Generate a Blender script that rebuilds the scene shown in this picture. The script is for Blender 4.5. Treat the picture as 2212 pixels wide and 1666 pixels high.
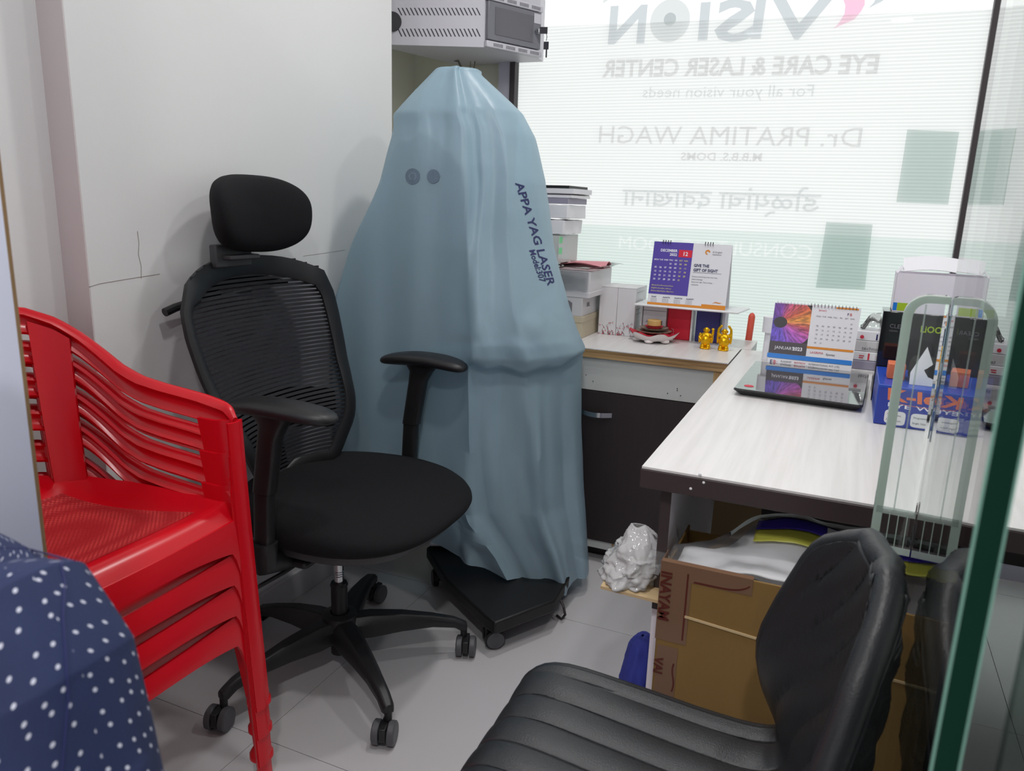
import bpy, bmesh, math, random
from math import sin, cos, pi, radians, sqrt, atan2
from mathutils import Vector, Matrix, noise
from mathutils.bvhtree import BVHTree
for o in list(bpy.data.objects): bpy.data.objects.remove(o)
SC = bpy.context.scene
COL = SC.collection
V = Vector
# ------------------------------------------------------------------ camera
F, CX, CY, CH = 1650.0, 1106.0, 833.0, 1.2
YAW, PIT, ROL = radians(23.4), radians(13.4), radians(1.9)
FW = V((-sin(YAW)*cos(PIT), cos(YAW)*cos(PIT), -sin(PIT)))
R0 = V((cos(YAW), sin(YAW), 0)); U0 = R0.cross(FW)
RT = R0*cos(ROL) + U0*sin(ROL); UP = U0*cos(ROL) - R0*sin(ROL)
CO = V((0, 0, CH))
def P(px, py, x=None, y=None, z=None):
    """point of the room seen at a photo pixel on a plane of constant x, y or z"""
    d = RT*(px-CX)/F - UP*(py-CY)/F + FW
    t = x/d.x if x is not None else (y/d.y if y is not None else (z-CH)/d.z)
    return CO + d*t
cam = bpy.data.cameras.new('camera'); camo = bpy.data.objects.new('camera', cam); COL.objects.link(camo)
cam.sensor_width = 36; cam.lens = F/2212*36; cam.clip_start = 0.02
camo.matrix_world = Matrix(((RT.x, UP.x, -FW.x, 0), (RT.y, UP.y, -FW.y, 0), (RT.z, UP.z, -FW.z, CH), (0, 0, 0, 1)))
cam.dof.use_dof = True; cam.dof.focus_distance = 2.0; cam.dof.aperture_fstop = 9.0
SC.camera = camo
# ------------------------------------------------------------------ world, lights, exposure
w = bpy.data.worlds.new('world'); SC.world = w; w.use_nodes = True
bg = w.node_tree.nodes['Background']; bg.inputs[0].default_value = (0.96, 0.985, 0.972, 1); bg.inputs[1].default_value = 1.22
SC.view_settings.view_transform = 'Standard'; SC.view_settings.look = 'None'
SC.view_settings.exposure = 0.0; SC.view_settings.gamma = 1; SC.view_settings.use_curve_mapping = False
CEIL = 2.55
LAMPS = [(-0.45, 0.85, 7.6), (0.35, 1.75, 5.4), (-0.55, 2.0, 8.0), (0.12, -0.45, 15), (-0.9, -0.6, 12)]
def lamp_light(x, y, e):
    l = bpy.data.lights.new('downlight_lamp', 'AREA'); l.shape = 'DISK'; l.size = 0.13; l.energy = e; l.color = (1.0, .985, 0.985)
    o = bpy.data.objects.new('downlight_lamp', l); COL.objects.link(o); o.location = (x, y, CEIL-0.03); return o
# ------------------------------------------------------------------ materials
def s2l(c):
    return tuple(((v/255)/12.92 if v/255 <= .04045 else (((v/255)+.055)/1.055)**2.4) for v in c)
def newmat(name):
    m = bpy.data.materials.new(name); m.use_nodes = True; nt = m.node_tree
    return m, nt, nt.nodes['Principled BSDF']
def setp(b, **k):
    for n, v in k.items():
        n = n.replace('_', ' ')
        if n in b.inputs: b.inputs[n].default_value = v
def mat(name, col, rough=.5, metal=0, bump=0, bscale=200, var=0, vscale=6, spec=.5, coat=0, sheen=0, trans=0, alpha=1, stretch=None):
    m, nt, b = newmat(name)
    c = (*col, 1); b.inputs['Base Color'].default_value = c
    setp(b, Roughness=rough, Metallic=metal, Alpha=alpha)
    b.inputs['Specular IOR Level'].default_value = spec
    b.inputs['Coat Weight'].default_value = coat; b.inputs['Coat Roughness'].default_value = .05
    b.inputs['Sheen Weight'].default_value = sheen
    tc = nt.nodes.new('ShaderNodeTexCoord'); src = tc.outputs['Object']
    if stretch:
        mp = nt.nodes.new('ShaderNodeMapping'); mp.inputs['Scale'].default_value = stretch
        nt.links.new(src, mp.inputs[0]); src = mp.outputs[0]
    if bump:
        n = nt.nodes.new('ShaderNodeTexNoise'); n.inputs['Scale'].default_value = bscale; n.inputs['Detail'].default_value = 3
        bp = nt.nodes.new('ShaderNodeBump'); bp.inputs['Strength'].default_value = bump; bp.inputs['Distance'].default_value = .002
        nt.links.new(src, n.inputs['Vector']); nt.links.new(n.outputs[0], bp.inputs['Height']); nt.links.new(bp.outputs[0], b.inputs['Normal'])
    if var:
        n = nt.nodes.new('ShaderNodeTexNoise'); n.inputs['Scale'].default_value = vscale; n.inputs['Detail'].default_value = 5
        nt.links.new(src, n.inputs['Vector'])
        mx = nt.nodes.new('ShaderNodeMix'); mx.data_type = 'RGBA'
        mx.inputs[6].default_value = tuple(v*(1-var) for v in col)+(1,); mx.inputs[7].default_value = tuple(min(1, v*(1+var)) for v in col)+(1,)
        nt.links.new(n.outputs[0], mx.inputs[0]); nt.links.new(mx.outputs[2], b.inputs['Base Color'])
    return m
M = {}
M['wall'] = mat('wall_paint', s2l((228, 228, 227)), .6, bump=.15, bscale=60, var=.03, vscale=1.5)
M['wallpink'] = mat('wall_edge_paint', s2l((216, 207, 206)), .6, bump=.1, bscale=60, var=.03)
M['cream'] = mat('cream_paint', s2l((214, 213, 197)), .6, bump=.1, var=.03)
M['ceil'] = mat('ceiling_white', s2l((232, 232, 230)), .8)
M['tile'] = mat('floor_tile_glaze', s2l((198, 196, 197)), .3, var=.03, vscale=3, bump=.02, bscale=20)
M['grout'] = mat('grout', s2l((135, 132, 130)), .8)
M['partition'] = mat('blue_grey_laminate', s2l((214, 219, 238)), .45)
M['woodedge'] = mat('raw_board_edge', s2l((150, 120, 85)), .7, var=.2, vscale=40)
M['red'] = mat('red_plastic', s2l((212, 8, 28)), .26, spec=.5)
M['redback'] = M['red']
M['blackfab'] = mat('black_seat_fabric', s2l((18, 18, 21)), .85, bump=.5, bscale=900, spec=.3)
M['blackplas'] = mat('black_plastic', s2l((30, 30, 32)), .42, bump=.15, bscale=500)
M['greyplas'] = mat('grey_plastic_shell', s2l((66, 66, 68)), .5)
M['mesh'] = mat('mesh_thread', s2l((34, 34, 38)), .7)
M['castergrey'] = mat('caster_grey', s2l((84, 84, 88)), .45)
M['chrome'] = mat('chrome', s2l((205, 207, 210)), .18, metal=1)
M['steel'] = mat('brushed_steel', s2l((170, 172, 175)), .32, metal=1)
M['leather'] = mat('black_leatherette', s2l((38, 40, 43)), .38, bump=.25, bscale=420, spec=.5)
M['black'] = mat('matt_black', s2l((16, 16, 17)), .5)
M['darkwood'] = mat('dark_wenge_laminate', s2l((50, 42, 42)), .42, var=.18, vscale=30, stretch=(4, 4, .3))
M['deskedge'] = mat('dark_edge_band', s2l((62, 50, 50)), .45)
M['white'] = mat('white_gloss', s2l((236, 236, 238)), .35)
M['lilac'] = mat('white_laminate_panel', s2l((240, 235, 244)), .5)
M['paper'] = mat('white_paper', s2l((232, 231, 236)), .6)
M['cardwhite'] = mat('white_box_card', s2l((222, 219, 222)), .5, var=.03, vscale=20)
M['beigebox'] = mat('beige_box_card', s2l((196, 184, 160)), .6, var=.06, vscale=20)
M['greybox'] = mat('grey_box_card', s2l((205, 203, 205)), .5)
M['card'] = mat('brown_corrugated_card', s2l((132, 102, 54)), .75, var=.1, vscale=9, bump=.3, bscale=90, stretch=(1, 1, .3))
M['cardpale'] = mat('pale_corrugated_card', s2l((206, 180, 138)), .75, var=.08, vscale=12)
M['cardgrey'] = mat('dull_corrugated_card', s2l((168, 146, 112)), .75, var=.08, vscale=12)
M['tape'] = mat('brown_printed_tape', s2l((122, 92, 72)), .3, var=.06)
M['tapeink'] = mat('maroon_tape_print', s2l((88, 30, 20)), .5)
M['gold'] = mat('gold_paint', s2l((232, 178, 20)), .3, metal=.75)
M['inkblack'] = mat('black_ink', s2l((35, 35, 45)), .6)
M['inkgrey'] = mat('grey_ink', s2l((120, 118, 124)), .6)
M['inkwhite'] = mat('white_ink', s2l((240, 238, 248)), .6)
M['inkyellow'] = mat('yellow_ink', s2l((226, 216, 130)), .6)
M['inkred'] = mat('red_ink', s2l((205, 50, 70)), .6)
M['inkblue'] = mat('navy_ink', s2l((36, 40, 92)), .6)
M['orange'] = mat('orange_print', s2l((224, 140, 40)), .6)
M['purple'] = mat('purple_print', s2l((84, 66, 164)), .5)
M['redcard'] = mat('red_card', s2l((222, 28, 56)), .5)
M['bluecard'] = mat('navy_card', s2l((50, 48, 118)), .5)
M['coral'] = mat('coral_plastic', s2l((226, 92, 72)), .4)
M['brightblue'] = mat('bright_blue_print', s2l((10, 124, 216)), .4)
M['darkgrey'] = mat('dark_grey_print', s2l((76, 70, 76)), .5)
M['blueb'] = mat('royal_blue_card', s2l((34, 74, 182)), .35)
M['bluefront'] = mat('deep_blue_card', s2l((40, 60, 160)), .35)
M['glossblack'] = mat('gloss_black', s2l((30, 30, 34)), .06, coat=.5)
M['glossgrey'] = mat('tablet_glass', s2l((44, 44, 50)), .05, coat=1, spec=.8)
M['green'] = mat('green_print', s2l((120, 220, 150)), .5)
M['lime'] = mat('lime_print', s2l((170, 200, 30)), .5)
M['showthru'] = mat('eyepiece_showthrough_tint', s2l((104, 124, 142)), .4)  # tones of the painted eyepiece show-through on the cover
M['showthru2'] = mat('showthrough_ring_tint', s2l((122, 142, 158)), .4)
M['crackgrey'] = mat('crack_grey', s2l((158, 154, 148)), .7)
M['skin'] = mat('skin', s2l((150, 104, 78)), .5)
M['hair'] = mat('black_hair', s2l((22, 18, 17)), .5)
M['trouser'] = mat('dark_trouser_cloth', s2l((40, 42, 50)), .8)
M['greyfolder'] = mat('grey_folder', s2l((150, 146, 165)), .5)
M['metalbox'] = mat('light_grey_enamel', s2l((208, 206, 214)), .4)
M['metaldark'] = mat('grey_enamel', s2l((126, 126, 134)), .3)
M['slot'] = mat('slot_dark', s2l((60, 58, 64)), .7)
M['frame'] = mat('lavender_frame', s2l((190, 188, 204)), .4)
M['mullion'] = mat('dark_mullion', s2l((58, 50, 54)), .5)
M['petal'] = mat('white_ceramic', s2l((232, 222, 220)), .4)
M['redpaint'] = mat('red_paint', s2l((200, 40, 60)), .5)
M['brownpetal'] = mat('bronze_petal', s2l((150, 135, 120)), .4, metal=.3)
M['candle'] = mat('tan_wax', s2l((210, 170, 105)), .5, var=.06, vscale=60)
M['pinkpaper'] = mat('pink_paper', s2l((236, 208, 212)), .5)
M['redsheet'] = mat('red_print_sheet', s2l((226, 150, 158)), .5)
M['bandblue'] = mat('violet_blue_band', s2l((70, 58, 170)), .25)
M['bandyellow'] = mat('yellow_band', s2l((196, 196, 84)), .3)
M['bluecloth'] = mat('blue_cloth', s2l((50, 60, 150)), .8, var=.3, vscale=25)
M['shelfwhite'] = mat('stained_white_board', s2l((204, 206, 202)), .6, var=.05, vscale=12)
M['cable'] = mat('black_cable', s2l((40, 36, 36)), .5)
M['dustcable'] = mat('dusty_cable', s2l((132, 126, 112)), .7)
M['machine'] = mat('machine_enamel', s2l((205, 208, 215)), .4)
M['orangebox'] = mat('orange_card', s2l((226, 120, 80)), .5)

def wood_top(name, c1, c2, axis=1):
    m, nt, b = newmat(name)
    tc = nt.nodes.new('ShaderNodeTexCoord'); mp = nt.nodes.new('ShaderNodeMapping')
    sc = [60, 60, 60]; sc[axis] = 2.2; mp.inputs['Scale'].default_value = sc
    n = nt.nodes.new('ShaderNodeTexNoise'); n.inputs['Scale'].default_value = 1; n.inputs['Detail'].default_value = 4; n.inputs['Roughness'].default_value = .6
    cr = nt.nodes.new('ShaderNodeValToRGB'); cr.color_ramp.elements[0].position = .35; cr.color_ramp.elements[1].position = .62
    cr.color_ramp.elements[0].color = (*c1, 1); cr.color_ramp.elements[1].color = (*c2, 1)
    nt.links.new(tc.outputs['Object'], mp.inputs[0]); nt.links.new(mp.outputs[0], n.inputs[0]); nt.links.new(n.outputs[0], cr.inputs[0]); nt.links.new(cr.outputs[0], b.inputs['Base Color'])
    b.inputs['Roughness'].default_value = .33
    return m
M['desktop'] = wood_top('pale_ash_laminate', s2l((218, 215, 213)), s2l((228, 225, 224)))
M['ply'] = wood_top('plywood_edge', s2l((112, 84, 52)), s2l((196, 160, 112)), 0)
M['plyface'] = wood_top('plywood_face', s2l((176, 140, 92)), s2l((200, 164, 114)), 2)

def thin_clear(name, tint, ior=1.45, rough=.02, op=0, opcol=(1, 1, 1)):
    """thin clear sheet: fresnel reflection over straight-through light, optional milky share"""
    m, nt, b = newmat(name); nt.nodes.remove(b); out = nt.nodes['Material Output']
    tr = nt.nodes.new('ShaderNodeBsdfTransparent'); tr.inputs[0].default_value = (*tint, 1)
    gl = nt.nodes.new('ShaderNodeBsdfGlossy'); gl.inputs['Roughness'].default_value = rough
    fr = nt.nodes.new('ShaderNodeFresnel'); fr.inputs[0].default_value = ior
    mx = nt.nodes.new('ShaderNodeMixShader'); src = tr.outputs[0]
    if op:
        df = nt.nodes.new('ShaderNodeBsdfDiffuse'); df.inputs[0].default_value = (*opcol, 1)
        tl = nt.nodes.new('ShaderNodeBsdfTranslucent'); tl.inputs[0].default_value = (*opcol, 1)
        m1 = nt.nodes.new('ShaderNodeMixShader'); m1.inputs[0].default_value = .4; nt.links.new(df.outputs[0], m1.inputs[1]); nt.links.new(tl.outputs[0], m1.inputs[2])
        m2 = nt.nodes.new('ShaderNodeMixShader'); m2.inputs[0].default_value = op
        nt.links.new(tr.outputs[0], m2.inputs[1]); nt.links.new(m1.outputs[0], m2.inputs[2]); src = m2.outputs[0]
    nt.links.new(fr.outputs[0], mx.inputs[0]); nt.links.new(src, mx.inputs[1]); nt.links.new(gl.outputs[0], mx.inputs[2])
    nt.links.new(mx.outputs[0], out.inputs[0]); return m
M['pane'] = thin_clear('window_glass', (1, 1, 1), 1.2)
M['door_glass'] = thin_clear('door_glass', (.93, .97, .95), 1.52, .0)
M['plastic'] = thin_clear('clear_plastic', (.99, .99, .99), 1.4, .05, .16, (.95, .94, .96))
M['wrap'] = thin_clear('cling_wrap', (.97, .97, .97), 1.5, .05, .12, (.9, .9, .9))
M['bagwhite'] = thin_clear('milky_plastic', (.9, .9, .9), 1.45, .12, .82, (.88, .88, .88))
def letter_mat(name, c):
    m, nt, b = newmat(name); nt.nodes.remove(b)
    tr = nt.nodes.new('ShaderNodeBsdfTransparent'); tr.inputs[0].default_value = (*c, 1)
    nt.links.new(tr.outputs[0], nt.nodes['Material Output'].inputs[0]); return m
M['ltr_dark'] = letter_mat('vinyl_grey_letter', (.60, .63, .66))
M['ltr_mid'] = letter_mat('vinyl_soft_letter', (.70, .69, .69))
M['ltr_pink'] = letter_mat('vinyl_pink', (.95, .55, .70))
M['ltr_eye'] = letter_mat('vinyl_eye', (.70, .72, .73))
M['ltr_sq'] = letter_mat('vinyl_green_square', (.52, .61, .58))
M['band2'] = letter_mat('frosted_band_film', (.89, .935, .92))
M['band'] = letter_mat('frosted_band', (.79, .875, .845))
def sheet_mat():
    m, nt, b = newmat('ribbed_translucent_sheet'); nt.nodes.remove(b)
    tc = nt.nodes.new('ShaderNodeTexCoord'); sp = nt.nodes.new('ShaderNodeSeparateXYZ'); nt.links.new(tc.outputs['Object'], sp.inputs[0])
    mm = nt.nodes.new('ShaderNodeMath'); mm.operation = 'MULTIPLY'; mm.inputs[1].default_value = 2*pi/.0112; nt.links.new(sp.outputs[2], mm.inputs[0])
    sn = nt.nodes.new('ShaderNodeMath'); sn.operation = 'SINE'; nt.links.new(mm.outputs[0], sn.inputs[0])
    mr = nt.nodes.new('ShaderNodeMapRange'); mr.inputs[1].default_value = -.2; mr.inputs[2].default_value = .7; nt.links.new(sn.outputs[0], mr.inputs[0])
    mx = nt.nodes.new('ShaderNodeMix'); mx.data_type = 'RGBA'; mx.inputs[6].default_value = (.855, .87, .865, 1); mx.inputs[7].default_value = (.97, .975, .972, 1); nt.links.new(mr.outputs[0], mx.inputs[0])
    tr = nt.nodes.new('ShaderNodeBsdfTransparent'); tl = nt.nodes.new('ShaderNodeBsdfTranslucent'); df = nt.nodes.new('ShaderNodeBsdfDiffuse')
    for s in (tr, tl, df): nt.links.new(mx.outputs[2], s.inputs[0])
    a = nt.nodes.new('ShaderNodeMixShader'); a.inputs[0].default_value = .25; nt.links.new(tl.outputs[0], a.inputs[1]); nt.links.new(df.outputs[0], a.inputs[2])
    c = nt.nodes.new('ShaderNodeMixShader'); c.inputs[0].default_value = .5; nt.links.new(tr.outputs[0], c.inputs[1]); nt.links.new(a.outputs[0], c.inputs[2])
    nt.links.new(c.outputs[0], nt.nodes['Material Output'].inputs[0]); return m
M['sheet'] = sheet_mat()
def drape_mat():
    m, nt, b = newmat('pale_blue_vinyl_cover'); out = nt.nodes['Material Output']
    b.inputs['Base Color'].default_value = (*s2l((176, 203, 216)), 1); b.inputs['Roughness'].default_value = .38
    tc = nt.nodes.new('ShaderNodeTexCoord'); n = nt.nodes.new('ShaderNodeTexNoise'); n.inputs['Scale'].default_value = 14; n.inputs['Detail'].default_value = 3
    mp = nt.nodes.new('ShaderNodeMapping'); mp.inputs['Scale'].default_value = (1, 1, .35); nt.links.new(tc.outputs['Object'], mp.inputs[0]); nt.links.new(mp.outputs[0], n.inputs['Vector'])
    bp = nt.nodes.new('ShaderNodeBump'); bp.inputs['Strength'].default_value = .35; bp.inputs['Distance'].default_value = .01; nt.links.new(n.outputs[0], bp.inputs['Height']); nt.links.new(bp.outputs[0], b.inputs['Normal'])
    tr = nt.nodes.new('ShaderNodeBsdfTransparent'); tr.inputs[0].default_value = (*s2l((190, 215, 228)), 1)
    tl = nt.nodes.new('ShaderNodeBsdfTranslucent'); tl.inputs[0].default_value = (*s2l((160, 190, 205)), 1)
    a = nt.nodes.new('ShaderNodeMixShader'); a.inputs[0].default_value = .22; nt.links.new(b.outputs[0], a.inputs[1]); nt.links.new(tl.outputs[0], a.inputs[2])
    c = nt.nodes.new('ShaderNodeMixShader'); c.inputs[0].default_value = .24; nt.links.new(a.outputs[0], c.inputs[1]); nt.links.new(tr.outputs[0], c.inputs[2])
    nt.links.new(c.outputs[0], out.inputs[0]); return m
M['drape'] = drape_mat()
def acrylic():
    m, nt, b = newmat('clear_acrylic'); setp(b, Roughness=.02, IOR=1.47)
    b.inputs['Base Color'].default_value = (.93, .98, .96, 1); b.inputs['Transmission Weight'].default_value = 1; return m
M['acrylic'] = acrylic()
M['refr'] = thin_clear('pale_green_refraction', (.80, .88, .84), 1.3, .15, .80, s2l((222, 240, 230)))  # this and the next two imitate light refracted in the handle
M['refr2'] = thin_clear('soft_refraction', (.85, .9, .88), 1.2, .2, .35, s2l((235, 245, 240)))
M['refr3'] = thin_clear('bright_bottom_glint', (.9, .95, .93), 1.5, .1, .8, s2l((232, 246, 240)))
M['glassedge'] = mat('green_glass_edge', (0.001, .026, .016), .7, spec=.15)
M['glassbevel'] = mat('glass_edge_arris', s2l((120, 165, 150)), .2)
def shirt_mat():
    m, nt, b = newmat('navy_dotted_cotton')
    uv = nt.nodes.new('ShaderNodeUVMap'); vo = nt.nodes.new('ShaderNodeTexVoronoi'); vo.voronoi_dimensions = '2D'; vo.inputs['Scale'].default_value = 76; vo.inputs['Randomness'].default_value = .55
    nt.links.new(uv.outputs[0], vo.inputs['Vector'])
    lt = nt.nodes.new('ShaderNodeMapRange'); lt.inputs[1].default_value = .09; lt.inputs[2].default_value = .125; lt.inputs[3].default_value = 1; lt.inputs[4].default_value = 0
    nt.links.new(vo.outputs['Distance'], lt.inputs[0])
    tc = nt.nodes.new('ShaderNodeTexCoord'); n = nt.nodes.new('ShaderNodeTexNoise'); n.inputs['Scale'].default_value = 12; nt.links.new(tc.outputs['Object'], n.inputs['Vector'])
    ba = nt.nodes.new('ShaderNodeMix'); ba.data_type = 'RGBA'; ba.inputs[6].default_value = (*s2l((20, 28, 62)), 1); ba.inputs[7].default_value = (*s2l((40, 54, 98)), 1); nt.links.new(n.outputs[0], ba.inputs[0])
    mx = nt.nodes.new('ShaderNodeMix'); mx.data_type = 'RGBA'; nt.links.new(lt.outputs[0], mx.inputs[0]); nt.links.new(ba.outputs[2], mx.inputs[6]); mx.inputs[7].default_value = (*s2l((205, 208, 225)), 1)
    nt.links.new(mx.outputs[2], b.inputs['Base Color']); b.inputs['Roughness'].default_value = .8
    n2 = nt.nodes.new('ShaderNodeTexNoise'); n2.inputs['Scale'].default_value = 700; bp = nt.nodes.new('ShaderNodeBump'); bp.inputs['Strength'].default_value = .4; bp.inputs['Distance'].default_value = .001
    nt.links.new(tc.outputs['Object'], n2.inputs['Vector']); nt.links.new(n2.outputs[0], bp.inputs['Height']); nt.links.new(bp.outputs[0], b.inputs['Normal']); return m
M['shirt'] = shirt_mat()
def eye_mat():
    m, nt, b = newmat('iris_photo_print')
    def N(t): return nt.nodes.new(t)
    def L(a, c): nt.links.new(a, c)
    uv = N('ShaderNodeUVMap'); mp = N('ShaderNodeMapping'); mp.inputs['Location'].default_value = (-.17, -.50, 0); mp.vector_type = 'POINT'; L(uv.outputs[0], mp.inputs[0])
    gr = N('ShaderNodeTexGradient'); gr.gradient_type = 'RADIAL'; L(mp.outputs[0], gr.inputs[0])
    ln = N('ShaderNodeVectorMath'); ln.operation = 'LENGTH'; L(mp.outputs[0], ln.inputs[0])
    cr = N('ShaderNodeValToRGB'); e = cr.color_ramp.elements
    e[0].position = 0; e[0].color = (*s2l((60, 50, 150)), 1); e[1].position = 1; e[1].color = (*s2l((60, 50, 150)), 1)
    for p, c in ((.28, (110, 80, 200)), (.40, (190, 90, 190)), (.47, (190, 80, 90)), (.53, (240, 160, 70)), (.60, (200, 90, 60)), (.68, (200, 80, 110)), (.75, (120, 60, 160))):
        q = e.new(p); q.color = (*s2l(c), 1)
    L(gr.outputs[0], cr.inputs[0])
    # fibres along the radius
    cx = N('ShaderNodeCombineXYZ'); ml = N('ShaderNodeMath'); ml.operation = 'MULTIPLY'; ml.inputs[1].default_value = 60; L(gr.outputs[0], ml.inputs[0]); L(ml.outputs[0], cx.inputs[0])
    m2 = N('ShaderNodeMath'); m2.operation = 'MULTIPLY'; m2.inputs[1].default_value = 5; L(ln.outputs['Value'], m2.inputs[0]); L(m2.outputs[0], cx.inputs[1])
    no = N('ShaderNodeTexNoise'); no.inputs['Scale'].default_value = 1; L(cx.outputs[0], no.inputs['Vector'])
    fb = N('ShaderNodeMapRange'); fb.inputs[1].default_value = .35; fb.inputs[2].default_value = .68; fb.inputs[3].default_value = .45; fb.inputs[4].default_value = 1.5; L(no.outputs[0], fb.inputs[0])
    sc = N('ShaderNodeVectorMath'); sc.operation = 'SCALE'; L(cr.outputs[0], sc.inputs[0]); L(fb.outputs[0], sc.inputs['Scale'])
    pu = N('ShaderNodeMath'); pu.operation = 'GREATER_THAN'; pu.inputs[1].default_value = .145; L(ln.outputs['Value'], pu.inputs[0])
    li = N('ShaderNodeMath'); li.operation = 'LESS_THAN'; li.inputs[1].default_value = .72; L(ln.outputs['Value'], li.inputs[0])
    mu = N('ShaderNodeMath'); mu.operation = 'MULTIPLY'; L(pu.outputs[0], mu.inputs[0]); L(li.outputs[0], mu.inputs[1])
    mx = N('ShaderNodeMix'); mx.data_type = 'RGBA'; mx.inputs[6].default_value = (*s2l((40, 34, 40)), 1); L(mu.outputs[0], mx.inputs[0]); L(sc.outputs[0], mx.inputs[7])
    L(mx.outputs[2], b.inputs['Base Color']); b.inputs['Roughness'].default_value = .4; return m
M['eye'] = eye_mat()
M['smoked'] = mat('smoked_glass', s2l((112, 112, 118)), .08, coat=.6)

# ------------------------------------------------------------------ mesh tools
class MB:
    def __init__(s): s.v = []; s.f = []; s.m = []; s.uv = None; s.mats = None
    def add(s, vs, fs, mi=0):
        o = len(s.v); s.v += [V(p) for p in vs]; s.f += [tuple(i+o for i in f) for f in fs]; s.m += [mi]*len(fs); return s
    def box(s, c, d, rz=0, mi=0, rot=None):
        c = V(c); h = V(d)/2; R = rot if rot else Matrix.Rotation(rz, 3, 'Z')
        vs = [c + R @ V((h.x*a, h.y*b, h.z*e)) for a in (-1, 1) for b in (-1, 1) for e in (-1, 1)]
        return s.add(vs, [(0, 1, 3, 2), (4, 6, 7, 5), (0, 4, 5, 1), (2, 3, 7, 6), (0, 2, 6, 4), (1, 5, 7, 3)], mi)
    def box2(s, a, b, mi=0):
        a, b = V(a), V(b); return s.box((a+b)/2, [abs(x) for x in (b-a)], 0, mi)
    def ring_loft(s, rings, cap=True, mi=0, close=True):
        n = len(rings[0]); o = len(s.v); fs = []
        for r in rings: s.v += [V(p) for p in r]
        for i in range(len(rings)-1):
            for j in range(n if close else n-1):
                k = (j+1) % n; fs.append((o+i*n+j, o+i*n+k, o+(i+1)*n+k, o+(i+1)*n+j))
        if cap and close:
            fs.append(tuple(o+j for j in reversed(range(n)))); b = o+(len(rings)-1)*n; fs.append(tuple(b+j for j in range(n)))
        s.f += fs; s.m += [mi]*len(fs); return s
    def tube(s, pts, r, n=10, mi=0, cap=True, sx=1):
        pts = [V(p) for p in pts]; rr = r if isinstance(r, (list, tuple)) else [r]*len(pts); rings = []
        pa = None
        for i, p in enumerate(pts):
            t = (pts[min(i+1, len(pts)-1)]-pts[max(i-1, 0)]).normalized()
            if pa is None:
                a = V((0, 0, 1)) if abs(t.z) < .9 else V((1, 0, 0)); pa = t.cross(a).normalized()
            pa = (pa - t*pa.dot(t)).normalized(); b = t.cross(pa)
            rings.append([p + (pa*cos(2*pi*k/n)*sx + b*sin(2*pi*k/n))*rr[i] for k in range(n)])
        return s.ring_loft(rings, cap, mi)
    def cyl(s, a, b, r, r2=None, n=20, mi=0): return s.tube([a, b], [r, r2 if r2 is not None else r], n, mi)
    def lathe(s, prof, c=(0, 0, 0), n=28, axis='Z', mi=0, fn=None):
        c = V(c); rings = []
        for r, h in prof:
            ring = []
            for k in range(n):
                a = 2*pi*k/n; q = fn(a, r, h) if fn else (r, h)
                p = V((q[0]*cos(a), q[0]*sin(a), q[1]))
                if axis == 'Y': p = V((p.x, p.z, p.y))
                if axis == 'X': p = V((p.z, p.x, p.y))
                ring.append(c+p)
            rings.append(ring)
        return s.ring_loft(rings, True, mi)
    def ell(s, c, r, n=14, m=9, mi=0, R=None):
        rings = []; c = V(c)
        for i in range(m+1):
            t = pi*(i+.001)/(m+.002)
            ring = [V((r[0]*sin(t)*cos(2*pi*k/n), r[1]*sin(t)*sin(2*pi*k/n), -r[2]*cos(t))) for k in range(n)]
            rings.append([c+(R@p if R else p) for p in ring])
        return s.ring_loft(rings, True, mi)
    def grid(s, fn, nu, nv, mi=0):
        o = len(s.v)
        for i in range(nu+1):
            for j in range(nv+1): s.v.append(V(fn(i/nu, j/nv)))
        for i in range(nu):
            for j in range(nv):
                a = o+i*(nv+1)+j; s.f.append((a, a+1, a+nv+2, a+nv+1)); s.m.append(mi)
        return s
    def slab(s, fn, nu, nv, th, mi=0):
        """closed sheet of thickness th over the surface fn(u, v)"""
        g = [[V(fn(i/nu, j/nv)) for j in range(nv+1)] for i in range(nu+1)]
        nrm = [[None]*(nv+1) for _ in range(nu+1)]
        for i in range(nu+1):
            for j in range(nv+1):
                du = g[min(i+1, nu)][j]-g[max(i-1, 0)][j]; dv = g[i][min(j+1, nv)]-g[i][max(j-1, 0)]
                q = du.cross(dv); nrm[i][j] = q.normalized() if q.length > 1e-12 else V((0, 0, 1))
        o = len(s.v); W = nv+1; T = (nu+1)*W
        for sgn in (.5, -.5):
            for i in range(nu+1):
                for j in range(W): s.v.append(g[i][j]+nrm[i][j]*th*sgn)
        fs = []
        for i in range(nu):
            for j in range(nv):
                a = o+i*W+j; fs.append((a, a+W, a+W+1, a+1)); a += T; fs.append((a, a+1, a+W+1, a+W))
        for i in range(nu):
            a = o+i*W; fs.append((a, a+T, a+T+W, a+W)); a = o+i*W+nv; fs.append((a, a+W, a+W+T, a+T))
        for j in range(nv):
            a = o+j; fs.append((a, a+1, a+1+T, a+T)); a = o+nu*W+j; fs.append((a, a+T, a+1+T, a+1))
        s.f += fs; s.m += [mi]*len(fs); return s
    def prism(s, poly, d, mi=0):
        """polygon (list of 3-D points) pushed along vector d"""
        d = V(d); n = len(poly); a = [V(p) for p in poly]; b = [p+d for p in a]
        return s.add(a+b, [tuple(range(n))[::-1], tuple(range(n, 2*n))]+[(i, (i+1) % n, n+(i+1) % n, n+i) for i in range(n)], mi)
    def xf(s, Mx): s.v = [Mx @ p for p in s.v]; return s

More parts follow.
